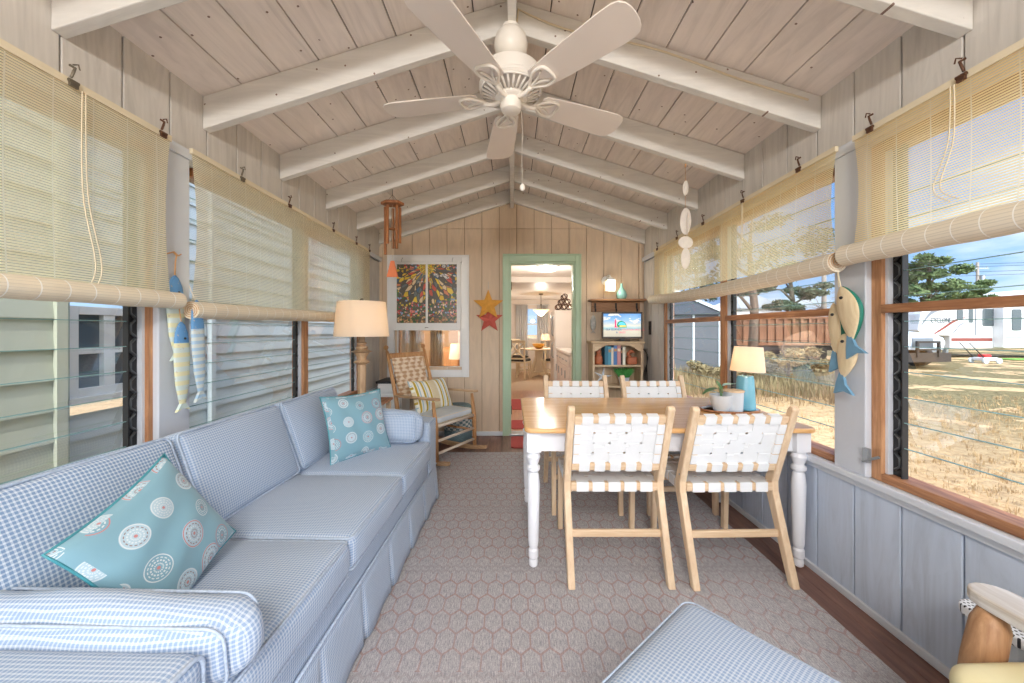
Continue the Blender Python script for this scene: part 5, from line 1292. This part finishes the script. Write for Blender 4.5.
# ------------------------------------------------------------------ outside right: yard
GZ = -.35
def ground_mat():
    t = NT('dry_grass_ground'); v = t.coord('Object'); n = t.noise(v, .55, 5, .6); f = t.noise(v, 9, 5, .75); g = t.noise(t.coord('Object', scale=(2,5,2)), 14, 4, .8)
    dry = t.ramp(t.math('ADD', t.math('MULTIPLY', f, .6), t.math('MULTIPLY', g, .4)), (.34,(128,104,78)), (.47,(196,164,124)), (.62,(214,186,146)))
    grn = t.ramp(f, (.35,(88,80,58)), (.6,(142,130,96)))
    k = t.math('MULTIPLY', t.math('GREATER_THAN', n, .48), .9)
    ds = t.sep(v); far = t.math('MULTIPLY_ADD', ds[0], .2, -1.0, clamp=True)
    t.base(t.mix(t.math('MULTIPLY', k, t.math('ADD', far, .12)), dry, grn), .95, 0, .05); t.bump(f, .8, .04); return t.m
gr_ = struct('ground', MB().grid(lambda u, v: (-30+170*u, -40+190*v, GZ + (.03*math.sin(u*90)*math.sin(v*70))), 80, 80), ground_mat(), smooth=True)
MAT['dry'] = M('dry_stalks', (196, 166, 122), .9, var=.25, scale=6)
MAT['weed'] = M('grey_green_weeds', (160, 146, 108), .9, var=.35, scale=4)
MAT['straw'] = M('dark_dry_weeds', (150, 126, 96), .9, var=.3, scale=4)
def tufts(name, label, cat, m, n, region, h0, h1, blades=10, spread=.10, w=.006):
    mb = MB()
    for _ in range(n):
        x, y = region(); hh = h0+(h1-h0)*random.random()
        for b in range(blades):
            a = random.random()*2*PI; r = random.random()*spread; L = hh*(.5+.5*random.random()); ox, oy = math.cos(a)*L*.5*random.random(), math.sin(a)*L*.5*random.random()
            bx_, by_ = x+r*math.cos(a), y+r*math.sin(a); c, s = math.cos(a+1.5)*w, math.sin(a+1.5)*w
            mb.add([(bx_-c,by_-s,GZ-.01),(bx_+c,by_+s,GZ-.01),(bx_+ox*.5+c*.6,by_+oy*.5+s*.6,GZ+L*.6),(bx_+ox*.5-c*.6,by_+oy*.5-s*.6,GZ+L*.6),(bx_+ox,by_+oy,GZ+L)], [(0,1,2,3),(3,2,4)])
    o = mb.build(name, m); return tag(o, label, cat, kind='stuff')
def reg(d0, d1, a0, a1):           # along sight directions of the right hand windows: depth range and slope range
    def f():
        y = d0+(d1-d0)*random.random(); return (a0+(a1-a0)*random.random())*y, y
    return f
tufts('dry_grass', 'short dry straw-coloured grass covering the near yard', 'grass', MAT['dry'], 1500, reg(2.4, 9, .55, 1.6), .03, .09, 8, .08, .004)
tufts('weeds', 'tall grey green weeds along the far edge of the yard', 'weeds', MAT['weed'], 900, reg(8.8, 14.5, .38, .95), .12, .55, 12, .3, .010)
tufts('dead_stalks', 'tall dead stalks standing in front of the rusty trailer', 'weeds', MAT['straw'], 420, reg(8.0, 13, .38, .92), .15, .6, 7, .35, .007)

# shed
MAT['slate'] = M('dark_slate_siding', (92, 96, 102), .7, var=.08, scale=2)
sd = thing('shed', 'dark blue grey shed with white corner trim across the yard', 'shed', (6.1, 13.2, GZ))
MB().box(-2.3,0,0,1.3,3,2.15).build('walls', MAT['slate'], sd)
MB().add([(-2.5,-.15,2.12),(1.5,-.15,2.12),(1.5,3.1,2.12),(-2.5,3.1,2.12),(-2.5,1.5,3.0),(1.5,1.5,3.0)][:0] + [(-2.5,-.15,2.15),(1.5,-.15,2.15),(1.5,3.2,2.15),(-2.5,3.2,2.15),(-.5,-.15,3.0),(-.5,3.2,3.0)], [(0,1,4),(3,5,2),(0,4,5,3),(1,2,5,4),(0,3,2,1)]).build('roof', M('charcoal_shingles', (74,80,90), .8, var=.15, scale=6), sd)
for x in (-2.3, -.9, .3, 1.22): MB().box(x,-.03,0,x+.07,-.001,2.15).build('trim_board', MAT['siding'], sd)
MB().bar((-2.5,-.18,2.17),(-.5,-.18,3.02),.04,.1).bar((-.5,-.18,3.02),(1.5,-.18,2.17),.04,.1).build('rake_board', MAT['siding'], sd)
# rusty container trailer
MAT['rusty'] = M('rusted_steel', (150, 104, 76), .8, var=.35, scale=3, stretch=(4,4,.6))
rt = thing('rusty_trailer', 'long rusty ribbed steel trailer parked beyond the weeds', 'trailer', (13.0, 18.0, GZ))
MB().box(-3.1,0,.95,3.0,2.4,2.18).build('box_body', MAT['rusty'], rt)
for i in range(16): MB().box(-3.05+.395*i,-.10,.97,-2.92+.395*i,-.001,2.16).build('rib', MAT['rusty'], rt)
MB().box(-3.15,-.12,2.16,3.05,2.4,2.26).box(-3.15,-.12,.88,3.05,2.4,.98).build('rim_rail', MAT['rusty'], rt)
MB().box(-5.2,.1,.62,3.0,.3,.86).box(-5.2,2.0,.62,3.0,2.2,.86).box(-5.2,.1,.62,-5.0,2.2,.86).build('chassis', MAT['black'], rt)
for x in (-2.0, -.9, 1.8): MB().lathe([(0,-.12),(.30,-.12),(.45,-.10),(.45,.10),(.30,.12),(0,.12)], 24, Matrix.Translation((x,.10,.46)) @ Matrix.Rotation(PI/2,4,'X')).build('wheel', MAT['black'], rt, smooth='auto')
# white truck, facing the house
MAT['truckw'] = M('white_truck_paint', (206, 216, 230), .3, var=.02)
tk = thing('truck', 'white truck with a black grille guard facing the porch', 'truck', (PX(922, 15.5), 15.5, GZ), math.radians(8)); tk.scale = (1.2,1.2,1.1)
hood = [(-.0,.75),(.0,1.15),(.25,1.30),(1.5,1.48),(1.55,.7),(.0,.7)]
YZp = Matrix(((0,0,1,0),(1,0,0,0),(0,1,0,0),(0,0,0,1)))
MB().prism(hood, 1.9, YZp, z0=-.95).build('hood', MAT['truckw'], tk, bevel=.06, bseg=3)
MB().prism([(1.3,.7),(1.3,1.45),(1.75,2.15),(3.0,2.2),(3.0,.7)], 2.0, YZp, z0=-1.0).build('cab', MAT['truckw'], tk, bevel=.05)
MB().box(-.85,1.42,1.55,.85,1.50,2.0, Matrix.Translation((0,-.05,0))).build('windshield', M('dark_glass', (70,84,96), .1), tk)
MB().box(-1.05,3.05,.7,1.05,6.6,.9).box(-1.05,3.1,.9,1.05,3.2,1.9).build('flat_bed', MAT['black'], tk)
MB().box(-.42,-.03,.80,.42,-.001,1.16).build('grille', M('grille_grey', (120,126,132), .4), tk)
for x in (-.78,.78): MB().box(x-.14,-.03,.88,x+.14,-.002,1.06).build('headlight', MAT['glass'] if False else M('headlight_glass', (226,232,232), .1), tk, bevel=.01)
MB().box(-.98,-.16,.26,.98,-.04,.60).box(-.48,-.20,.45,-.40,-.14,1.05).box(.40,-.20,.45,.48,-.14,1.05).box(-.48,-.20,.97,.48,-.14,1.05).box(-.48,-.20,.70,.48,-.14,.76).build('grille_guard', M('brown_black_bumper', (60,54,50), .6), tk)
for x in (-.88,.88):
    for y in (.75, 5.0): MB().lathe([(0,-.14),(.26,-.14),(.42,-.12),(.42,.12),(.26,.14),(0,.14)], 24, Matrix.Translation((x,y,.43)) @ Matrix.Rotation(PI/2,4,'Y')).build('wheel', MAT['black'], tk, smooth='auto')
# fifth-wheel camper, side turned to the porch
MAT['rv'] = M('camper_white', (212, 214, 217), .35, var=.02)
MAT['rvdk'] = M('camper_dark_stripe', (120, 126, 136), .5); MAT['rvred'] = M('camper_maroon_stripe', (134, 70, 62), .5); MAT['rvglass'] = M('camper_tinted_glass', (74, 84, 88), .12, spec=.7)
RY = 21.5; rv = thing('camper_trailer', 'big white camper trailer with dark stripes parked across the yard', 'camper', (PX(918, RY), RY, GZ))
XZp = XZ
side = [(.0,1.60),(.25,2.55),(.9,3.12),(2.0,3.24),(16,3.30),(16,.55),(3.0,.55),(3.0,1.30),(.6,1.30)]
MB().prism(side, 2.4, XZp, z0=-2.4).build('body', MAT['rv'], rv, bevel=.05)
MB().box(7.0,-.45,.62,16,-.0,3.05).build('slide_out', MAT['rv'], rv, bevel=.02)
for x, w_, z, h_, y in ((3.6,.55,2.2,.62,0),(6.0,1.05,1.85,1.0,0),(7.75,.85,1.6,1.2,-.45),(9.2,2.2,1.6,1.2,-.45),(12.0,1.0,1.8,1.0,-.45)):
    MB().prism(rrect(w_/2, h_/2, .12), .03, Matrix.Translation((x+w_/2 if False else x+w_/2, y, z+h_/2)) @ XZ).build('window', MAT['rvglass'], rv)
MB().box(4.55,-.03,1.32,5.25,-.001,3.0).build('door', MAT['rv'], rv, bevel=.01); MB().prism(rrect(.20,.40,.08), .02, Matrix.Translation((4.85,-.03,2.45)) @ XZ).build('door_window', MAT['rvglass'], rv); MB().box(5.25,-.05,1.3,5.32,-.001,3.0).build('door_edge', MAT['rvdk'], rv)
def swoosh(pts, w0, m, y=-.012):
    P = curve([(x, 0, z) for x, z in pts], 8); n = len(P); up = [(p[0], p[2]+w0*math.sin(PI*min(1,.15+.8*i/n))/2) for i, p in enumerate(P)]; dn = [(p[0], p[2]-w0*math.sin(PI*min(1,.15+.8*i/n))/2) for i, p in enumerate(P)]
    MB().prism(up+dn[::-1], .008, Matrix.Translation((0,0,0)) @ XZ, z0=.002).build('graphic_stripe', m, rv)
swoosh([(.3,1.9),(1.2,2.6),(2.6,2.95),(4.4,3.02)], .22, MAT['rvdk']); swoosh([(1.5,1.4),(2.4,1.75),(3.4,2.15),(4.4,2.35)], .16, MAT['rvred']); swoosh([(3.2,1.4),(3.5,1.6),(3.9,1.9),(4.5,2.1)], .10, MAT['rvdk'])
MB().box(3.1,-.012,.98,6.9,-.001,1.16).build('graphic_stripe', MAT['rvred'], rv); MB().box(7.2,-.462,1.2,16,-.451,1.26).build('graphic_stripe', MAT['rvdk'], rv)
text('CYCLONE', .42, M('camper_letter_grey', (74,78,88), .5), rv, (1.15,-.02,2.05), ext=.004); rv.scale = (.62, 1, 1)
for x in (11.5, 12.6): MB().lathe([(0,-.12),(.25,-.12),(.38,-.10),(.38,.10),(0,.12)], 20, Matrix.Translation((x,.0,.38)) @ Matrix.Rotation(PI/2,4,'X')).build('wheel', MAT['black'], rv, smooth='auto')
MB().box(3.2,.3,0,3.4,.5,.6).box(2.0,.6,.3,3.0,1.5,1.28).build('hitch_leg', MAT['grey'], rv)
tag(MB().box(7.2,0,0,16,1.2,.02).build('turf_strip', M('green_turf', (110,160,70), .9, var=.2, scale=3), loc=(PX(918,RY)-4.2, RY-1.9, GZ+.035)), 'strip of green turf in front of the camper', 'turf')
mw = thing('lawn_mower', 'small red and white push mower parked in front of the camper', 'lawn mower', (PX(985, 18), 18, GZ))
MB().box(-.35,-.25,.14,.35,.25,.30).build('deck', M('mower_white', (220,220,220), .4), mw, bevel=.04); MB().box(-.2,-.15,.30,.15,.15,.44).build('engine', M('mower_red', (196,50,46), .4), mw, bevel=.04)
MB().tube([(-.3,-.2,.28),(-1.0,-.2,1.0),(-1.0,.2,1.0),(-.3,.2,.28)], .02, 6).build('handle', MAT['black'], mw)
for x in (-.32,.32):
    for y in (-.28,.28): MB().lathe([(0,-.03),(.13,-.03),(.13,.03),(0,.03)], 16, Matrix.Translation((x,y,.14)) @ Matrix.Rotation(PI/2,4,'X')).build('wheel', MAT['siding'], mw)
# houses far away
fh = thing('far_house', 'distant pale house with a white gabled roof edge at the far right', 'house', (PX(1035, 40), 40, GZ))
MB().box(-3,0,0,6,6,4.6).build('walls', MAT['siding'], fh); MB().add([(-3.6,-.5,4.6),(6.6,-.5,4.6),(6.6,6.5,4.6),(-3.6,6.5,4.6),(1.5,-.5,6.2),(1.5,6.5,6.2)], [(0,1,4),(3,5,2),(0,4,5,3),(1,2,5,4),(0,3,2,1)]).build('roof', MAT['white'], fh)
fh2 = thing('far_house', 'distant white house with a grey roof between the shed and the rusty trailer', 'house', (PX(742, 34), 34, GZ))
MB().box(-3.0,0,0,3.6,5,3.6).build('walls', MAT['rv'], fh2); MB().add([(-3.4,-.4,3.6),(4.0,-.4,3.6),(4.0,5.4,3.6),(-3.4,5.4,3.6),(.3,-.4,5.2),(.3,5.4,5.2)], [(0,1,4),(3,5,2),(0,4,5,3),(1,2,5,4),(0,3,2,1)]).build('roof', MAT['grey'], fh2)
MB().box(-1.5,-.03,1.4,-.7,-.001,2.4).box(.6,-.03,1.4,1.4,-.001,2.4).build('window', MAT['rvglass'], fh2)
# utility poles and wires
def pole(x, y, h, label, tr=True):
    t = thing('utility_pole', label, 'utility pole', (x, y, GZ)); MB().tube([(0,0,0),(0,0,h)], [.16,.11], 10).build('pole', M('weathered_pole', (150,142,134), .8, var=.1), t, smooth=True)
    MB().box(-1.1,-.06,h-.7,1.1,.06,h-.58).tube([(-.95,0,h-.58),(-.95,0,h-.42)], .04, 6).tube([(.95,0,h-.58),(.95,0,h-.42)], .04, 6).build('crossarm', MAT['grey'], t)
    if tr: MB().tube([(.35,-.1,h-2.2),(.35,-.1,h-1.4)], .24, 12).build('transformer', MAT['grey'], t, smooth='auto')
    return t
pole(PX(977.5, 38), 38, 8.6, 'utility pole with a grey transformer standing behind the camper')
pole(PX(824, 24), 24, 7.4, 'bare utility pole behind the rusty trailer', False)
ww = MB()
for dz, da in ((0,0),(-.5,.4),(-.9,-.3),(.3,.8)):
    a = Vector((PX(977.5,38)-.9+da, 38, GZ+8.1+dz)); b = Vector((95, 30+da*3, GZ+12.5+dz)); ww.tube([a.lerp(b, i/12) + Vector((0,0,-1.2*math.sin(PI*i/12))) for i in range(13)], .018, 4)
    b = Vector((PX(824,24)+da, 24, GZ+6.9+dz*.6)); ww.tube([a.lerp(b, i/12) + Vector((0,0,-.5*math.sin(PI*i/12))) for i in range(13)], .018, 4)
tag(ww.build('power_line', MAT['black']), 'thin black power lines strung between the utility poles', 'power line')
# trees
MAT['bark'] = M('tree_bark', (120, 104, 92), .9, var=.2, scale=8); MAT['pine'] = M('pine_needles', (118, 138, 92), .8, var=.35, scale=1.5); MAT['pined'] = M('grey_green_needles', (96, 112, 88), .8, var=.35, scale=1.5); MAT['twig'] = M('bare_twigs', (150,132,118), .9, var=.2)
def tree(name, label, x, y, h, crown, m, seed, leaf=.16, n=2600, trunk=.2, bare=False):
    rnd = random.Random(seed); t = thing(name, label, 'tree', (x, y, GZ))
    tm = MB().tube([(0,0,0),(.1,0,h*.4),(-.05,.1,h*.75),(0,0,h*.95)], [trunk,trunk*.75,trunk*.45,trunk*.15], 10); lf = MB(); clumps = []
    for cx_, cz_, rx, rz in crown:
        tm.tube([(0,0,max(.3*h,cz_-rz*1.5)),(cx_*.5,rnd.uniform(-.5,.5),cz_-rz*.4),(cx_,rnd.uniform(-.8,.8),cz_)], [trunk*.35,trunk*.22,trunk*.08], 6)
        for q in range(5 if bare else 7): clumps.append((cx_+rnd.uniform(-rx,rx), rnd.uniform(-rx,rx)*.8, cz_+rnd.uniform(-rz,rz)*.7, rx*.42, rz*.38))
    if bare:
        for c in clumps:
            for q in range(26):
                a = Vector(c[:3]); b = a + Vector((rnd.gauss(0,1), rnd.gauss(0,1), rnd.gauss(.3,.8)))*c[3]*1.4; tm.tube([a, a.lerp(b,.5)+Vector((rnd.gauss(0,.05),0,rnd.gauss(0,.05))), b], [.02,.012,.004], 4, cap=False)
    for i in range(n):
        c = clumps[rnd.randrange(len(clumps))]; v = Vector((rnd.gauss(0,1), rnd.gauss(0,1), rnd.gauss(0,1))).normalized()*rnd.random()**.4
        p = Vector((c[0]+v.x*c[3], c[1]+v.y*c[3], c[2]+v.z*c[4])); a = Vector((rnd.gauss(0,1), rnd.gauss(0,1), rnd.gauss(0,.6))).normalized()*leaf*rnd.uniform(.6,1.3); b = a.cross(Vector((rnd.gauss(0,1), rnd.gauss(0,1), rnd.gauss(0,1)))).normalized()*leaf*.38
        lf.add([p-a, p+b, p+a, p-b], [(0,1,2,3)])
    tm.build('trunk', MAT['bark'] if not bare else MAT['twig'], t, smooth=True)
    if n: lf.build('foliage', m, t)
    return t
tree('pine_tree', 'broad green pine tree behind the camper, crown spreading right of the window track', PX(930,34), 34, 8.6, [(-.5,7.5,1.5,1.0),(1.0,6.9,1.9,.9),(-2.2,6.0,1.3,1.0),(2.6,5.7,1.5,.8),(.2,5.6,2.2,1.0),(3.6,4.6,1.3,.7),(-1.0,4.6,1.9,.9),(1.8,4.4,1.8,.8)], MAT['pine'], 3, .22, 9500, .28)
tree('pine_tree', 'slender yellow green pine left of the broad pine behind the truck', PX(898,36), 36, 8.6, [(-.4,7.6,.8,.7),(.0,6.4,.9,.7),(-.7,5.2,1.0,.7),(-.2,4.2,1.0,.6)], MAT['pine'], 5, .2, 5000, .2)
tree('pine_tree', 'grey green pine behind the rusty trailer under the roll blind', PX(800,19), 19.5, 5.6, [(-1.6,3.9,.9,.5),(.0,4.4,1.2,.6),(1.0,3.6,1.0,.45),(-.6,3.0,1.0,.4),(.4,5.0,.9,.4)], MAT['pined'], 8, .13, 6000, .2)
tree('leafy_tree', 'large spreading tree seen through the right blinds', PX(752,15), 15.0, 6.4, [(-1.5,3.6,1.0,.8),(0,4.4,1.3,.9),(1.5,5.2,1.4,.9),(-.5,5.9,1.4,.7),(-2.6,4.8,1.0,.7)], MAT['pined'], 9, .11, 3600, .2)
tree('bare_tree', 'bare winter tree beyond the shed', PX(668,24), 24, 7.0, [(-.5,4.4,1.4,1.2),(1.2,5.2,1.4,1.2),(0,6.4,1.3,.9)], None, 11, .1, 0, .2, True)
tree('bare_tree', 'bare winter tree right of the rusty trailer', PX(848,30), 30, 7.0, [(-.5,4.2,1.4,1.2),(1.2,4.8,1.4,1.2),(0,6.0,1.3,.9)], None, 12, .1, 0, .2, True)
tree('bush', 'grey green bush among the weeds in front of the rusty trailer', PX(786,10.6), 10.6, 1.4, [(-.7,.7,.5,.35),(.2,.8,.6,.4),(1.0,.6,.5,.3)], MAT['weed'], 13, .07, 2600, .05)
tree('bush', 'low grey green bush right of the table lamp, beyond the yard', PX(726,11.2), 11.2, 1.2, [(-.6,.5,.5,.3),(.3,.6,.6,.35)], MAT['weed'], 14, .07, 1500, .05)
# ------------------------------------------------------------------ added fill lights (unseen, behind the viewer), world, sun, camera
wd = bpy.data.worlds.new('sky'); bpy.context.scene.world = wd; wd.use_nodes = True
nt = wd.node_tree; N_ = nt.nodes; L_ = nt.links; bg = N_['Background']
SUN = Vector((.11, -.76, .64)).normalized()
tc = N_.new('ShaderNodeTexCoord'); sp3 = N_.new('ShaderNodeSeparateXYZ'); L_.new(tc.outputs['Generated'], sp3.inputs[0])
rp = N_.new('ShaderNodeValToRGB'); L_.new(sp3.outputs[2], rp.inputs[0]); e = rp.color_ramp.elements
e[0].position = 0; e[0].color = lin((186, 212, 242)); e[1].position = .22; e[1].color = lin((116, 168, 232)); q = e.new(.7); q.color = lin((84, 136, 214))
mpn = N_.new('ShaderNodeMapping'); mpn.inputs['Scale'].default_value = (1,1,3.5); L_.new(tc.outputs['Generated'], mpn.inputs[0])
no = N_.new('ShaderNodeTexNoise'); L_.new(mpn.outputs[0], no.inputs[0]); no.inputs['Scale'].default_value = 4.2; no.inputs['Detail'].default_value = 6
cr = N_.new('ShaderNodeValToRGB'); L_.new(no.outputs[0], cr.inputs[0]); cr.color_ramp.elements[0].position = .53; cr.color_ramp.elements[1].position = .74
mxs = N_.new('ShaderNodeMix'); mxs.data_type = 'RGBA'; L_.new(cr.outputs[0], mxs.inputs[0]); L_.new(rp.outputs[0], mxs.inputs[6]); mxs.inputs[7].default_value = lin((244, 246, 250))
dt_ = N_.new('ShaderNodeVectorMath'); dt_.operation = 'DOT_PRODUCT'; L_.new(tc.outputs['Generated'], dt_.inputs[0]); dt_.inputs[1].default_value = SUN
def wm(op, a, b, c=None):
    x = N_.new('ShaderNodeMath'); x.operation = op
    for i, v in enumerate((a, b, c)):
        if v is None: continue
        if isinstance(v, (int, float)): x.inputs[i].default_value = v
        else: L_.new(v, x.inputs[i])
    return x.outputs[0]
gl = wm('MAXIMUM', dt_.outputs['Value'], 0.0); glow = wm('MULTIPLY_ADD', wm('POWER', gl, 2.0), SKYGLOW, 1.0)
gw = N_.new('ShaderNodeVectorMath'); gw.operation = 'SCALE'; gw.inputs[0].default_value = (1, .965, .93); L_.new(wm('SUBTRACT', glow, 1.0), gw.inputs['Scale'])
mul = N_.new('ShaderNodeVectorMath'); mul.operation = 'ADD'; L_.new(mxs.outputs[2], mul.inputs[0]); L_.new(gw.outputs[0], mul.inputs[1])
L_.new(mul.outputs[0], bg.inputs[0]); bg.inputs[1].default_value = SKYSTR
sl = bpy.data.lights.new('sun', 'SUN'); sl.energy = SUNSTR; sl.angle = .01; sl.color = (1, .95, .86)
so_ = bpy.data.objects.new('sun', sl); C.objects.link(so_); so_.rotation_euler = (-SUN).to_track_quat('-Z', 'Y').to_euler()
for yy in (-1.15, -1.95):  # unseen fill lights added to brighten the room, shaped as ceiling fixtures
    g = thing('ceiling_light', 'added round opal fill light in the rear half of the porch, %s the viewer' % ('just behind' if yy > -1.5 else 'far behind'), 'ceiling light', (0, yy, RIDGE-.22))
    MB().lathe([(0,-.12),(.10,-.11),(.16,-.06),(.17,-.02)], 28).build('diffuser', M('fill_opal_glass', (250,250,250), .3, emit=(255,250,240), es=3), g, smooth=True)
    MB().lathe([(.175,-.02),(.18,-.001),(0,-.001)], 28).build('rim', MAT['white'], g, smooth='auto')
    lamp_light('porch_fill_light', (0,0,-.20), FILLW, .16, (1,.965,.925), parent=g)
cam = bpy.data.cameras.new('camera'); co = bpy.data.objects.new('camera', cam); C.objects.link(co)
co.location = (0, 0, EYE); co.rotation_euler = (PI/2, 0, 0); cam.sensor_width = 36; cam.lens = F/1024*36; cam.shift_y = -.0103; cam.clip_start = .02; cam.clip_end = 400
sc = bpy.context.scene; sc.camera = co
sc.view_settings.view_transform = 'Standard'; sc.view_settings.look = 'None'; sc.view_settings.gamma = 1; sc.view_settings.use_curve_mapping = False
sc.view_settings.exposure = EXPO
sc.cycles.max_bounces = 12; sc.cycles.diffuse_bounces = 6; sc.cycles.transparent_max_bounces = 24; sc.cycles.caustics_reflective = False; sc.cycles.caustics_refractive = False; sc.cycles.sample_clamp_indirect = 4
sc.cycles.use_denoising = True
